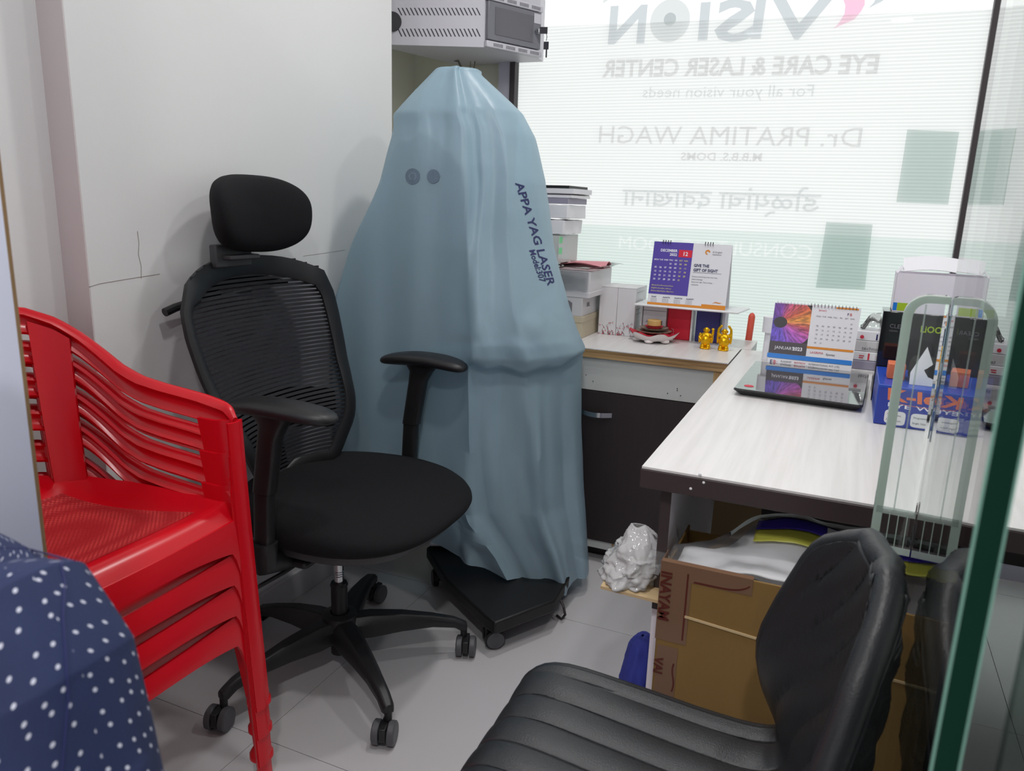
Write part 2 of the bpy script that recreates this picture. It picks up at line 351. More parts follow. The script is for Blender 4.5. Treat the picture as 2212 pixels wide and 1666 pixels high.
ORG = {}
def part(name, mb, m, parent=None, smooth=True, bevel=0, sub=0, mats=None, seg=2, kind=None, label=None, auto=35):
    me = bpy.data.meshes.new(name); org = ORG.get(parent, V((0, 0, 0)))
    me.from_pydata([tuple(p-org) for p in mb.v], [], mb.f)
    bm = bmesh.new(); bm.from_mesh(me); bmesh.ops.recalc_face_normals(bm, faces=bm.faces); bm.to_mesh(me); bm.free()
    for mm in (mats or [m]): me.materials.append(mm)
    if mats: me.polygons.foreach_set('material_index', mb.m)
    me.update()
    if smooth: me.shade_smooth(); me.set_sharp_from_angle(angle=radians(auto))
    o = bpy.data.objects.new(name, me); COL.objects.link(o)
    if parent: o.parent = parent; ORG[o] = org
    if bevel:
        b = o.modifiers.new('bevel', 'BEVEL'); b.width = bevel; b.segments = seg; b.limit_method = 'ANGLE'; b.angle_limit = radians(40)
    if sub:
        q = o.modifiers.new('sub', 'SUBSURF'); q.levels = sub; q.render_levels = sub
        me.shade_smooth()
        try: me.set_sharp_from_angle(angle=radians(180))
        except Exception: pass
    if kind: o['kind'] = kind
    if label: o['label'] = label
    return o
def thing(name, label, cat, loc=(0, 0, 0), group=None, rz=0, local=False):
    o = bpy.data.objects.new(name, None); COL.objects.link(o); o.location = loc; o.rotation_euler = (0, 0, rz); o.empty_display_size = .05
    o['label'] = label; o['category'] = cat
    if group: o['group'] = group
    ORG[o] = V((0, 0, 0)) if local else V(loc); return o
def single(name, mb, m, label, cat, group=None, **k):
    """a thing that is one mesh; origin at its base"""
    xs = [p.x for p in mb.v]; ys = [p.y for p in mb.v]; zs = [p.z for p in mb.v]
    c = V(((min(xs)+max(xs))/2, (min(ys)+max(ys))/2, min(zs))); mb.v = [p-c for p in mb.v]
    o = part(name, mb, m, None, **k); o.location = c; o['label'] = label; o['category'] = cat; ORG[o] = c
    if group: o['group'] = group
    return o
def struct(name, mb, m, parent=None, **k):
    o = part(name, mb, m, parent, **k)
    if parent is None: o['kind'] = 'structure'
    return o
class Fr:
    """flat print frame: origin, right axis, up axis (unit), normal"""
    def __init__(s, O, Ux, Vx):
        s.O = V(O); s.U = V(Ux).normalized(); s.N = s.U.cross(V(Vx)).normalized(); s.V = s.N.cross(s.U)
    def p(s, u, v, n=0): return s.O+s.U*u+s.V*v+s.N*n
    def rect(s, u0, v0, u1, v1, n=.0004, th=.0002, mb=None, mi=0):
        mb = mb or MB(); return mb.prism([s.p(u0, v0, n), s.p(u1, v0, n), s.p(u1, v1, n), s.p(u0, v1, n)], s.N*th, mi)
def texts(items, ext=.0001, res=2):
    """items: (string, u, v, size, align, frame, n, xscale, bold) -> MB of glyph meshes"""
    obs = []
    for it in items:
        st, u, v, size, al, fr = it[:6]; n = it[6] if len(it) > 6 else .0008; xs = it[7] if len(it) > 7 else 1; bo = it[8] if len(it) > 8 else 0
        cu = bpy.data.curves.new('t', 'FONT'); cu.body = st; cu.size = size; cu.align_x = al; cu.resolution_u = res; cu.extrude = ext; cu.offset = bo*size
        o = bpy.data.objects.new('t', cu); COL.objects.link(o); obs.append((o, u, v, fr, n, xs))
    dg = bpy.context.evaluated_depsgraph_get(); mb = MB()
    for o, u, v, fr, n, xs in obs:
        me = bpy.data.meshes.new_from_object(o.evaluated_get(dg))
        mb.add([fr.p(u+q.co.x*xs, v+q.co.y, n+q.co.z) for q in me.vertices], [tuple(p.vertices) for p in me.polygons])
        bpy.data.meshes.remove(me)
    for o, *_ in obs:
        cu = o.data; bpy.data.objects.remove(o); bpy.data.curves.remove(cu)
    return mb
def se(a, b, k, n, ang0=0):
    """superellipse outline"""
    r = []
    for i in range(n):
        t = 2*pi*i/n+ang0; c, s_ = cos(t), sin(t)
        r.append((a*math.copysign(abs(c)**(2/k), c), b*math.copysign(abs(s_)**(2/k), s_)))
    return r
def lerp(xs, ys, x):
    if x <= xs[0]: return ys[0]
    for i in range(len(xs)-1):
        if x <= xs[i+1]:
            t = (x-xs[i])/(xs[i+1]-xs[i]); return ys[i]+(ys[i+1]-ys[i])*t
    return ys[-1]
def sstep(a, b, x):
    t = max(0, min(1, (x-a)/(b-a))); return t*t*(3-2*t)
def text_fit(st, fr, u0, v0, wid, hgt, n=.0008, ext=.0001, bold=0, skew=0):
    mb = texts([(st, 0, 0, 1, 'LEFT', Fr((0, 0, 0), (1, 0, 0), (0, 1, 0)), 0, 1, bold)], ext=0)
    xs = [p.x for p in mb.v]; x0, x1 = min(xs), max(xs); caps = .72
    out = MB(); out.f = mb.f; out.m = mb.m
    out.v = [fr.p(u0+(p.x-x0)/(x1-x0)*wid+skew*p.y/caps*hgt, v0+p.y/caps*hgt, n) for p in mb.v]; return out
def set_uv(o, uv):
    me = o.data; l = me.uv_layers.new(name='UVMap')
    for lp in me.loops: l.data[lp.index].uv = uv[lp.vertex_index]
def merge(*ms):
    r = MB()
    for q in ms: r.add(q.v, q.f)
    return r
# ================================================================== SETTING
YW, XL, XP, XR, YB = 2.92, -1.44, -1.514, 1.45, -1.45
fl = struct('floor', MB().box2((-1.85, YB-.1, -.06), (XR+.1, YW+.1, -.003)), M['grout'])
T = .8
for i in range(-1, 4):
    for j in range(-4, 3):
        x0, y0 = -1.10+T*i, 1.16+T*j
        a0, a1 = max(x0, -1.8)+.0008, min(x0+T, XR)-.0008; b0, b1 = max(y0, YB)+.0008, min(y0+T, YW)-.0008
        if a1-a0 > .02 and b1-b0 > .02: part('tile', MB().box2((a0, b0, -.01), (a1, b1, 0)), M['tile'], fl, smooth=False)
struct('ceiling', MB().box2((-1.85, YB-.1, CEIL), (XR+.1, YW+.1, CEIL+.1)), M['ceil'])
wl = struct('wall_left', MB().box2((-1.75, 1.104, 0), (XL, 2.26, CEIL)), M['wall'], smooth=False)
part('wall_return', MB().box2((XP, 1.1015, 0), (XL-.0005, 1.1045, CEIL)), M['wallpink'], wl, smooth=False, label='pinkish narrow return face of the left wall')
# hairline cracks and the panel joint on the wall
def wallpt(px, py): return P(px, py, x=XL+.0004)
part('wall_crack', MB().tube([wallpt(*q) for q in ((297, 500), (300, 525), (299, 550), (305, 575), (305, 602))], .0007, 5), M['crackgrey'], wl, label='thin vertical crack in the paint')
part('panel_joint', MB().tube([wallpt(*q) for q in ((192, 620), (215, 613), (280, 602), (345, 592))], .0007, 5).tube([wallpt(*q) for q in ((655, 553), (700, 547), (745, 540))], .0005, 5), M['crackgrey'], wl)
struct('wall_rear', MB().box2((-1.85, YB-.1, 0), (XP, 1.104, CEIL)), M['wall'], smooth=False)
struct('wall_back', MB().box2((-1.75, YW, 0), (-1.352, YW+.045, CEIL)).box2((-1.85, 2.26, 0), (-1.75, YW+.1, CEIL)), M['cream'], smooth=False)
struct('wall_right', MB().box2((XR, YB-.1, 0), (XR+.1, YW+.1, CEIL)), M['wall'], smooth=False)
struct('wall_front', MB().box2((-1.85, YB-.1, 0), (XR, YB, CEIL)), M['wall'], smooth=False)
struct('baseboard_left', MB().box2((XL, 1.104, 0), (XL+.012, 2.26, .085)), M['tile'], bevel=.002)
struct('baseboard_back', MB().box2((XP, -1.4, 0), (XP+.012, 1.10, .085)), M['tile'], bevel=.002)
# window
fm = MB().box2((-1.352, YW-.03, 0), (-1.302, YW+.045, CEIL))
wf = struct('window_1', fm, M['frame'], smooth=False)
part('mullion', MB().box2((-1.302, YW-.035, 0), (-1.280, YW+.004, CEIL)), M['mullion'], wf, smooth=False)
part('mullion', MB().box2((.303, YW-.02, 0), (.3335, YW+.02, CEIL)), M['mullion'], wf, smooth=False)
part('sill', MB().box2((-1.302, YW-.03, 0), (XR, YW+.06, .08)), M['frame'], wf, smooth=False)
for a, b in ((-1.302, .3245), (.3245, XR)):
    part('pane', MB().grid(lambda u, v: (a+(b-a)*u, YW+.035, .08+(CEIL-.08)*v), 1, 1), M['pane'], wf, smooth=False)
    zt = 1.862 if a < 0 else 1.845
    part('ribbed_sheet', MB().grid(lambda u, v: (a+(b-a)*u, YW, .08+((1.862-.035*u if a < 0 else 1.828)-.08)*v), 1, 1), M['sheet'], wf, smooth=False, label='horizontally ribbed translucent sheet')
    if a > 0: part('frosted_band', MB().grid(lambda u, v: (a+(b-a)*u, YW+.034, .08+(1.12-.08)*v), 1, 1), M['band'], wf, smooth=False, label='greenish frosted film on the lower glass')
# the left film has the lettering cut out of it
q0, q1 = P(1752, 560, y=YW+.034), P(1336, 548, y=YW+.034)
cu = bpy.data.curves.new('cut', 'FONT'); cu.body = 'CONSULTING ROOM'; cu.size = 1; cu.extrude = .5; to = bpy.data.objects.new('cut', cu); COL.objects.link(to)
me_ = bpy.data.meshes.new_from_object(to.evaluated_get(bpy.context.evaluated_depsgraph_get())); bpy.data.objects.remove(to)
xs = [v_.co.x for v_ in me_.vertices]; tx0, tx1 = min(xs), max(xs); kx = (q0.x-q1.x)/(tx1-tx0); kz = .050/.72
for v_ in me_.vertices: v_.co = V((q0.x-(v_.co.x-tx0)*kx, YW+.034+v_.co.z*.02, q0.z+v_.co.y*kz))
bmc = bmesh.new(); bmc.from_mesh(me_); bmesh.ops.remove_doubles(bmc, verts=bmc.verts, dist=1e-6); bmesh.ops.recalc_face_normals(bmc, faces=bmc.faces); bmc.to_mesh(me_); bmc.free()
co_ = bpy.data.objects.new('cut', me_); COL.objects.link(co_)
bo_ = part('frosted_band', MB().box2((-1.302, YW+.0335, .08), (.3245, YW+.0345, 1.128)), M['band2'], wf, smooth=False, label='greenish frosted film with cut-out lettering on the lower glass')
bm_ = bo_.modifiers.new('cut', 'BOOLEAN'); bm_.object = co_; bm_.operation = 'DIFFERENCE'; bm_.solver = 'EXACT'; bpy.context.view_layer.update()
nm_ = bpy.data.meshes.new_from_object(bo_.evaluated_get(bpy.context.evaluated_depsgraph_get())); bo_.modifiers.clear(); bo_.data = nm_; bpy.data.objects.remove(co_)
YL = YW+.02
def SF(px, py): q = P(px, py, y=YL); return Fr(q, (-1, 0, 0), (0, 0, 1))
def signline(st, pr, pl, hgt, m=0, bold=0, skew=0):
    a = P(*pr, y=YL); b = P(*pl, y=YL); fr = Fr(a, b-a, (0, 0, 1)); return text_fit(st, fr, 0, 0, (b-a).length, hgt, 0, 0, bold, skew)
def eye_disc(c, r, n=48):
    return [c+V((r*cos(2*pi*k/n), 0, r*sin(2*pi*k/n))) for k in range(n)]
big = merge(signline('V', (1790, 82), (1655, 83), .132, 0, .02), signline('I', (1643, 84), (1622, 84), .132), signline('S', (1623, 86), (1540, 87), .132, 0, .03), signline('I', (1528, 87), (1507, 88), .132), signline('N', (1392, 91), (1313, 93), .128, 0, .03))
part('sign_lettering', big, M['ltr_dark'], wf, smooth=False, label='large grey sign word, seen mirrored')
ce = P(1447, 45, y=YL)
part('sign_eye', MB().add(eye_disc(ce, .072), [tuple(range(48))]), M['ltr_eye'], wf, smooth=False, label='pale grey eyeball standing for the letter O')
part('sign_pupil', MB().add([p+V((0, -.001, 0)) for p in eye_disc(ce+V((0, 0, .005)), .022)], [tuple(range(48))]), M['ltr_eye'], wf, smooth=False)
def flame(pts): return MB().add([P(*q, y=YL) for q in pts], [tuple(range(len(pts)))])
part('sign_flame', flame([(1812, -60), (1822, 0), (1826, 12), (1824, 30), (1812, 50), (1800, 62), (1845, 42), (1860, 25), (1868, 10), (1868, -10), (1860, -60)]), M['ltr_pink'], wf, smooth=False, label='pink swoosh of the mirrored logo')
part('sign_flame', flame([(1876, 18), (1888, 5), (1900, -20), (1920, -60), (1960, -60), (1935, -20), (1905, 3)]), M['ltr_dark'], wf, smooth=False, label='grey swoosh of the mirrored logo')
part('sign_flame', flame([(1302, 8), (1320, -4), (1340, -30), (1310, -30)]), M['ltr_eye'], wf, smooth=False)
part('sign_lettering', signline('EYE CARE & LASER CENTER', (1895, 158), (1300, 166), .060, 0, .03), M['ltr_mid'], wf, smooth=False)
part('sign_lettering', signline('For all your vision needs', (1756, 208), (1388, 211), .040, 0), M['ltr_eye'], wf, smooth=False)
part('sign_lettering', signline('Dr. PRATIMA WAGH', (1858, 318), (1293, 309), .066, 0, 0), M['ltr_mid'], wf, smooth=False)
part('sign_lettering', signline('M.B.B.S. DOMS', (1645, 348), (1470, 346), .028, 0, .02), M['ltr_mid'], wf, smooth=False)
part('sign_lettering', signline('\u0921\u094b\u0933\u094d\u092f\u093e\u0902\u091a\u093e \u0926\u0935\u093e\u0916\u093e\u0928\u093e', (1770, 458), (1343, 443), .066, 0, .01), M['ltr_eye'], wf, smooth=False)
for c in (((1762, 622), (1868, 626), (1885, 485), (1785, 480)), ((1936, 437), (2048, 442), (2072, 285), (1960, 280))):
    part('window_sticker', MB().add([P(*q, y=YL) for q in c], [(0, 1, 2, 3)]), M['ltr_sq'], wf, smooth=False)
# ceiling downlights
for i, (x, y, e) in enumerate(LAMPS):
    t = thing('downlight', 'round white recessed ceiling downlight '+('above the tub chair', 'above the desk', 'above the covered machine', 'behind the camera to the right', 'behind the camera to the left')[i], 'ceiling light', (x, y, CEIL), 'ceiling downlights above the frame')
    part('trim_ring', MB().lathe([(.085, -.004), (.088, 0), (.070, 0), (.068, -.006)], (x, y, CEIL-.004)), M['white'], t)
    l = lamp_light(x, y, e); l.parent = t; l.location = (0, 0, -.02); l.name = 'lamp'
# grey partition board at the far left
mb = MB().box2((-1.30, .449, 0), (-.6872, .452, 2.1)); pt = single('partition_board', mb, M['partition'], 'blue-grey laminated upright board at the left edge of the photo', 'partition', smooth=False)
part('edge_strip', MB().box2((-.6871, .4488, 0), (-.6864, .4522, 2.1)), M['woodedge'], pt, smooth=False)

# ================================================================== DESK
dz = .75
t = thing('desk', 'white-topped desk with dark edge band in front of the window', 'desk', (.3, 2.0, 0))
part('desktop', MB().box2((-.298, 1.287, dz-.004), (1.2, 2.62, dz)), M['desktop'], t, smooth=False)
part('edge_band', MB().box2((-.3, 1.285, dz-.040), (1.2, 2.62, dz-.0045)), M['deskedge'], t, bevel=.002)
sp = part('side_panel', MB().box2((-.266, 1.322, 0), (-.248, 2.58, dz-.041)), M['lilac'], t, smooth=False, label='white side panel under the desk')
part('edge_strip', MB().box2((-.2665, 1.3195, .46), (-.2475, 1.3218, dz-.041)), M['deskedge'], sp, smooth=False, label='dark strip on the panel edge')
part('side_panel', MB().box2((1.16, 1.322, 0), (1.178, 2.58, dz-.041)), M['lilac'], t, smooth=False)
part('modesty_panel', MB().box2((-.247, 2.40, .25), (1.159, 2.415, dz-.041)), M['darkwood'], t, smooth=False)
part('screw_cap', MB().ell(P(1512, 1026, y=1.2845), (.003, .0012, .003)).ell(P(1520, 1043, y=1.2845), (.0025, .001, .0025)).ell(P(1492, 1056, y=1.2845), (.0025, .001, .0025)), M['white'], t)
# ================================================================== SHELF CABINET
x0, x1, y0, y1 = -1.28, -.303, 2.345, 2.82
t = thing('low_cabinet', 'low dark cabinet with white top and bare plywood edge under the window', 'cabinet', ((x0+x1)/2, (y0+y1)/2, 0))
part('cabinet_top', MB().box2((x0, y0, dz-.003), (x1, y1, dz)).box2((x1, 2.626, dz-.003), (-.272, y1, dz)), M['desktop'], t, smooth=False)
part('plywood_core', MB().box2((x0, y0+.001, dz-.030), (x1-.002, y1, dz-.0035)), M['ply'], t, smooth=False)
part('edge_strip', MB().box2((x1-.0018, y0, dz-.030), (x1, y1, dz-.0035)), M['inkgrey'], t, smooth=False)
part('top_return', MB().box2((x1-.004, 2.626, dz-.075), (-.2725, y1, dz-.0035)), M['greybox'], t, smooth=False)
part('front_rail', MB().box2((x0, y0+.012, .61), (-.345, y0+.028, dz-.031)), M['shelfwhite'], t, smooth=False, label='stained white board above the doors')
part('end_board', MB().box2((-.3445, y0+.006, .55), (-.325, y0+.40, dz-.031)), M['plyface'], t, smooth=False, label='bare plywood end')
part('end_board', MB().box2((-.3245, y0+.004, dz-.085), (-.3035, y0+.40, dz-.031)), M['plyface'], t, smooth=False)
rr = random.Random(4)
for q in ((1463, 840), (1463, 844), (1250, 803), (1266, 810), (1281, 824), (1442, 850), (1470, 855)): part('nail_hole', MB().ell(P(q[0], q[1], y=y0+.0115), (.0016, .0006, .0022), 8, 5), M['inkblack'], t)
dr = part('door', MB().box2((-.83, y0+.006, .085), (-.33, y0+.024, .607)), M['darkwood'], t, smooth=False)
hd = MB(); a, b = P(1257, 888, y=y0+.004), P(1322, 897, y=y0+.004)
hd.slab(lambda u, v: (a.x+(b.x-a.x)*u, a.y-.004-.022*sin(pi*u), a.z+(b.z-a.z)*u+(v-.5)*.016), 16, 4, .004); hd.cyl(a+V((.003, 0, 0)), a+V((.003, -.006, 0)), .004).cyl(b+V((-.003, 0, 0)), b+V((-.003, -.006, 0)), .004)
part('handle', hd, M['chrome'], dr, label='curved chrome pull handle')
dr = part('door', MB().box2((-1.27, y0+.006, .085), (-.834, y0+.024, .607)), M['darkwood'], t, smooth=False)
part('bottom_rail', MB().box2((x0, y0+.012, .055), (-.63, y0+.03, .083)), M['shelfwhite'], t, smooth=False)
part('bottom_rail', MB().box2((-.6295, y0+.012, .055), (-.33, y0+.03, .083)), M['plyface'], t, smooth=False, label='bare wood length of the bottom rail')
part('carcass', MB().box2((x0, y0+.031, .055), (-.326, y1-.01, .61)).box2((x0, y0+.41, .61), (-.326, y1-.01, dz-.031)).box2((x0+.03, y0+.08, .0), (-.36, y1-.05, .055)), M['darkwood'], t, smooth=False)

# ================================================================== OFFICE CHAIR
HX, HY = -1.10, 1.468
t = thing('office_chair', 'black mesh-back office chair with headrest and five-star caster base', 'chair', (HX, HY, 0))
def W(x, y, z): return V((HX+x, HY+y, z))
LEGA = [37, -35, -107, -179, 109]
bs = part('base_hub', MB().lathe([(.03, .085), (.046, .09), (.05, .13), (.044, .155), (.034, .16)], (HX, HY, 0)).cyl(W(0, 0, .045), W(0, 0, .16), .024, n=24), M['blackplas'], t)
for k, a in enumerate(LEGA):
    a = radians(a); d = V((cos(a), sin(a), 0)); s_ = V((-sin(a), cos(a), 0)); L = .335 if k != 3 else .29
    rings = []
    for u, wd, zt, zb in ((.02, .034, .148, .095), (.08, .031, .150, .092), (.16, .025, .143, .098), (.24, .019, .128, .098), (.30, .016, .112, .088), (L-.012, .015, .100, .074), (L, .011, .094, .074)):
        c = W(0, 0, 0)+d*u*(L/.335)
        rings.append([c+s_*wd*q[0]+V((0, 0, (zt+zb)/2+(zt-zb)/2*q[1])) for q in ((-1, -1), (-1, .3), (-.55, 1), (.55, 1), (1, .3), (1, -1))])
    part('base_leg', MB().ring_loft(rings), M['blackplas'], t, bevel=.003)
    c = W(0, 0, 0)+d*(L-.008); ca = a+(.5 if k % 2 else -.35)+(1.1 if k == 1 else 0); wd = V((cos(ca), sin(ca), 0)); ax = V((-sin(ca), cos(ca), 0))
    cc = c+wd*.014
    if k == 0: ax = V((.93, .36, 0)).normalized(); wd = V((-.36, .93, 0)); cc = c+V((.01, -.005, 0))
    if k == 1: ax = V((.95, .3, 0)).normalized(); cc = c+V((-.002, -.012, 0))
    if k == 2: ax = V((.97, .2, 0)).normalized(); cc = c+V((-.004, -.012, 0))
    cs = part('caster', MB().cyl(c+V((0, 0, .055)), c+V((0, 0, .088)), .009).box(cc+V((0, 0, .036)), (.016, .05, .034), atan2(ax.y, ax.x)), M['blackplas'], t, bevel=.002)
    for sg in (-1, 1):
        m0 = cc+V((0, 0, .0285)); w0 = m0+ax*sg*.010; w1 = m0+ax*sg*.0265
        wh = MB().tube([w0, w0+ax*sg*.002, w1-ax*sg*.003, w1], [.0265, .028, .028, .024], 24)
        part('wheel', wh, M['castergrey'], cs)
part('lift_sleeve', MB().cyl(W(0, 0, .155), W(0, 0, .235), .021, .021, 24).cyl(W(0, 0, .235), W(0, 0, .243), .023, .020, 24), M['blackplas'], t)
gl = MB().cyl(W(0, 0, .24), W(0, 0, .40), .0125, n=24)
for z in (.262, .268, .274): gl.lathe([(.0126, -.001), (.0134, 0), (.0126, .001)], W(0, 0, z))
part('gas_lift', gl, M['chrome'], t, label='chrome gas lift column')
# mechanism below the seat
part('tilt_mechanism', MB().box(W(.0, .03, .395), (.24, .14, .05)).box(W(.0, .03, .38), (.10, .44, .022)), M['blackplas'], t, bevel=.01)
part('lever', MB().tube([W(.02, -.05, .385), W(.0, -.20, .362), W(-.03, -.30, .345)], .005, 8).tube([W(-.03, -.30, .345), W(-.04, -.33, .338), W(-.05, -.345, .335)], [.007, .011, .007], 10), M['blackplas'], t)
# seat : centre (world -1.075, 1.53)
SX, SY = -1.085, 1.525
def seatring(z, a, b, k, dx=0, n=56, tilt=0):
    return [V((SX+dx+x, SY+y*(1-.10*max(0, -(x)/a)), z+tilt*x*x*(-1 if x > 0 else .3))) for x, y in se(a, b, k, n)]
shell = MB().ring_loft([seatring(.392, .16, .16, 2.6), seatring(.385, .215, .22, 2.8, 0), seatring(.405, .245, .262, 2.8, 0), seatring(.425, .250, .266, 2.8, 0)])
part('seat_shell', shell, M['greyplas'], t, auto=60)
st = MB().ring_loft([seatring(.418, .250, .262, 2.7), seatring(.428, .268, .280, 2.7), seatring(.450, .277, .288, 2.7, .002, tilt=.15), seatring(.475, .272, .283, 2.7, 0, tilt=.3), seatring(.492, .254, .262, 2.6, -.004, tilt=.38), seatring(.500, .21, .21, 2.5, -.01, tilt=.35), seatring(.496, .11, .11, 2.2, -.012, tilt=.2), seatring(.494, .02, .02, 2, -.012)])
part('seat_cushion', st, M['blackfab'], t, sub=1)
# armrests
for sg, yy in ((-1, 1.222), (1, 1.835)):
    a = part('armrest_post', MB().ring_loft([[V((x0_+dx*.5, yy+sg*0+dy, z)) for dx, dy in se(wx, wy, 3.5, 20)] for x0_, wx, wy, z in ((-1.115, .044, .016, .44), (-1.108, .044, .016, .57), (-1.107, .050, .019, .572), (-1.085, .052, .020, .70), (-1.075, .066, .022, .73), (-1.07, .10, .030, .752))]), M['blackplas'], t, auto=50)
    part('armrest_bracket', MB().tube([V((-1.115, yy, .452)), V((-1.115, yy, .40)), V((-1.11, yy-sg*.06, .385)), V((-1.09, SY+sg*.05, .385))], [.03, .03, .026, .022], 12), M['blackplas'], t)
    pm = MB(); rings = []
    for z, a_, b_ in ((.752, .118, .034), (.757, .134, .044), (.768, .138, .047), (.779, .130, .042), (.784, .09, .022), (.785, .02, .005)):
        rings.append([V((-1.062+x-.010*sg*0, yy+y-(.012*(x/.13)**2)*sg, z+(-.012*(x/.13)**2 if x < 0 else -.010*(x/.13)**2))) for x, y in se(a_, b_, 2.8, 36)])
    part('armrest_pad', pm.ring_loft(rings), M['blackplas'], t, sub=1)
# backrest frame outline measured in y (near, far) against z
ZS = [.47, .51, .59, .66, .72, .80, .88, .94, 1.00, 1.035]
YN = [1.40, 1.36, 1.315, 1.290, 1.272, 1.255, 1.243, 1.245, 1.275, 1.33]
YF = [1.62, 1.68, 1.735, 1.765, 1.785, 1.795, 1.795, 1.790, 1.765, 1.71]
def bx(z, u):
    """x of the back surface: leans back, lumbar bulge, wraps round at the sides"""
    base = -1.262-.21*(z-.47)+.03*math.exp(-((z-.62)/.09)**2)+.055*abs(2*u-1)**2.2
    return base-.035
def bp(u, z, off=0):
    y = lerp(ZS, YN, z)*(1-u)+lerp(ZS, YF, z)*u; return V((bx(z, u)+off, y, z))
outl = []
for i in range(28): outl.append((0, .485+(1.0-.485)*i/27))
pts = [bp(0, z) for _, z in outl]
top = [V((bx(1.0, u)+.0, lerp(ZS, YN, 1.0)*(1-u)+lerp(ZS, YF, 1.0)*u, 1.0+.050*(1-abs(2*u-1)**2.6))) for u in [i/16 for i in range(1, 16)]]
pts += top+[bp(1, z) for _, z in reversed(outl)]
bot = [bp(1-i/8, .485)+V((0, 0, -.012*sin(pi*i/8))) for i in range(1, 8)]
loop = pts+bot
N_ = len(loop); cen = sum(loop, V((0, 0, 0)))/N_
rings = []
for i in range(N_):
    p, a, b = loop[i], loop[i-1], loop[(i+1) % N_]; tn = (b-a).normalized(); inn = (cen-p); inn.x = 0; inn = (inn-tn*inn.dot(tn)).normalized(); nn = tn.cross(inn)
    wd = .052 if p.z > .98 else (.046 if p.y > SY else .030)
    rings.append([p+inn*wd*.5+inn*wd*q[0]*.5+nn*.0085*q[1] for q in ((-1, -.6), (-1, .6), (-.5, 1), (.6, .8), (1, .3), (1, -.3), (.6, -.8), (-.5, -1))])
rings.append(rings[0])
part('back_frame', MB().ring_loft(rings, cap=False), M['blackplas'], t, auto=60)
# mesh bands: one thread band per strip, too thin to pick apart
mm = MB(); z = .50
while z < 1.035:
    zc = z
    for k in range(14):
        u0, u1 = .03+.94*k/14, .03+.94*(k+1)/14
        def q(u, zz):
            zt = min(zz, 1.0); p = bp(u, zt, .004); p.z = zz if zz <= 1.0 else zz
            return p
        if zc > 1.0:
            lim = 1.0+.046*(1-abs(2*((u0+u1)/2)-1)**2.6)
            if zc > lim: continue
        a, b, c, d = q(u0, zc), q(u1, zc), q(u1, zc+.0072), q(u0, zc+.0072)
        mm.add([a, b, c, d], [(0, 1, 2, 3)])
    z += .0108
part('back_mesh', mm, M['mesh'], t, kind='stuff', smooth=False)
gz = MB().grid(lambda u, v: bp(.02+.96*u, .49+.51*v, -.002)+V((0, 0, 0)), 14, 20)
M['gauze'] = letter_mat('mesh_backing_net', (.36, .36, .39)); part('mesh_net', gz, M['gauze'], t, smooth=False)
# dark lumbar and spine behind the mesh
part('lumbar_support', MB().slab(lambda u, v: bp(.08+.84*u, .60+.10*v-.03*(2*u-1)**2, -.022), 14, 6, .012), M['blackplas'], t)
part('spine', MB().tube([V((-1.17, SY, .40)), V((-1.27, SY, .42)), V((-1.330, SY, .50)), V((-1.345, SY, .60))], [.03, .03, .026, .02], 12, sx=1.0), M['blackplas'], t)
part('spine_yoke', MB().tube([bp(.22, .97, -.012), bp(.36, .985, -.022), bp(.5, .99, -.028), bp(.64, .985, -.022), bp(.78, .97, -.012)], [.008, .014, .018, .014, .008], 10), M['blackplas'], t)
part('coat_hanger', MB().tube([V((-1.40, SY, .965)), V((-1.405, 1.36, .955)), V((-1.408, 1.29, .942)), V((-1.41, 1.262, .934))], [.008, .008, .010, .010], 10), M['blackplas'], t)
# headrest
part('headrest_stem', MB().box((-1.385, 1.45, 1.055), (.022, .12, .055)).box((-1.372, 1.46, 1.052), (.05, .10, .012)), M['greyplas'], t, bevel=.004)
hc = V((-1.352, 1.493, 1.155)); rings = []
for i, (dx, s1) in enumerate(((-.040, .55), (-.036, .80), (-.022, .95), (0, 1.0), (.018, .97), (.030, .86), (.036, .62), (.035, .30), (.034, .05))):
    r = []
    for y, z in se(.162*s1, .094*s1, 2.7, 44):
        bend = .045*(y/.16)**2-.012*(z/.09)**2
        r.append(hc+V((dx+bend, y*(1+.05*z/.09), z*(1+.06*(y/.16))-.004*(y/.16))))
    rings.append(r)
part('headrest', MB().ring_loft(rings), M['blackfab'], t, sub=1)

# ================================================================== STACKED RED CHAIRS
def plan(s, z):
    """plan curve of the barrel back at signed parameter s in [-1, 1] (0 = middle of the back), z = 0 seat level .. 1 rail"""
    a = abs(s); sg = 1 if s >= 0 else -1
    top_ = [(-.250, 0), (-.246, .10), (-.222, .185), (-.165, .245), (-.08, .274), (.03, .284), (.14, .286), (.215, .284)]
    bot_ = [(-.165, 0), (-.163, .09), (-.150, .160), (-.110, .215), (-.05, .242), (.04, .252), (.14, .258), (.215, .264)]
    n = len(top_)-1; f = a*n; i = min(int(f), n-1); q = f-i
    # smooth interpolation
    def cr(arr, c):
        p0 = arr[max(i-1, 0)][c] if i > 0 else (arr[1][c] if c == 0 else -arr[1][c]); p1 = arr[i][c]; p2 = arr[i+1][c]; p3 = arr[min(i+2, n)][c]
        return .5*((2*p1)+(-p0+p2)*q+(2*p0-5*p1+4*p2-p3)*q*q+(-p0+3*p1-3*p2+p3)*q**3)
    x = cr(bot_, 0)*(1-z)+cr(top_, 0)*z; y = cr(bot_, 1)*(1-z)+cr(top_, 1)*z
    return x, y*sg
def railz(s):
    a = abs(s); return lerp([0, .15, .3, .38, .45, .52, .58, .64, .72, .85, 1], [.790, .790, .776, .756, .728, .696, .668, .651, .642, .633, .618], a)-.016*sstep(.93, 1, a)**2
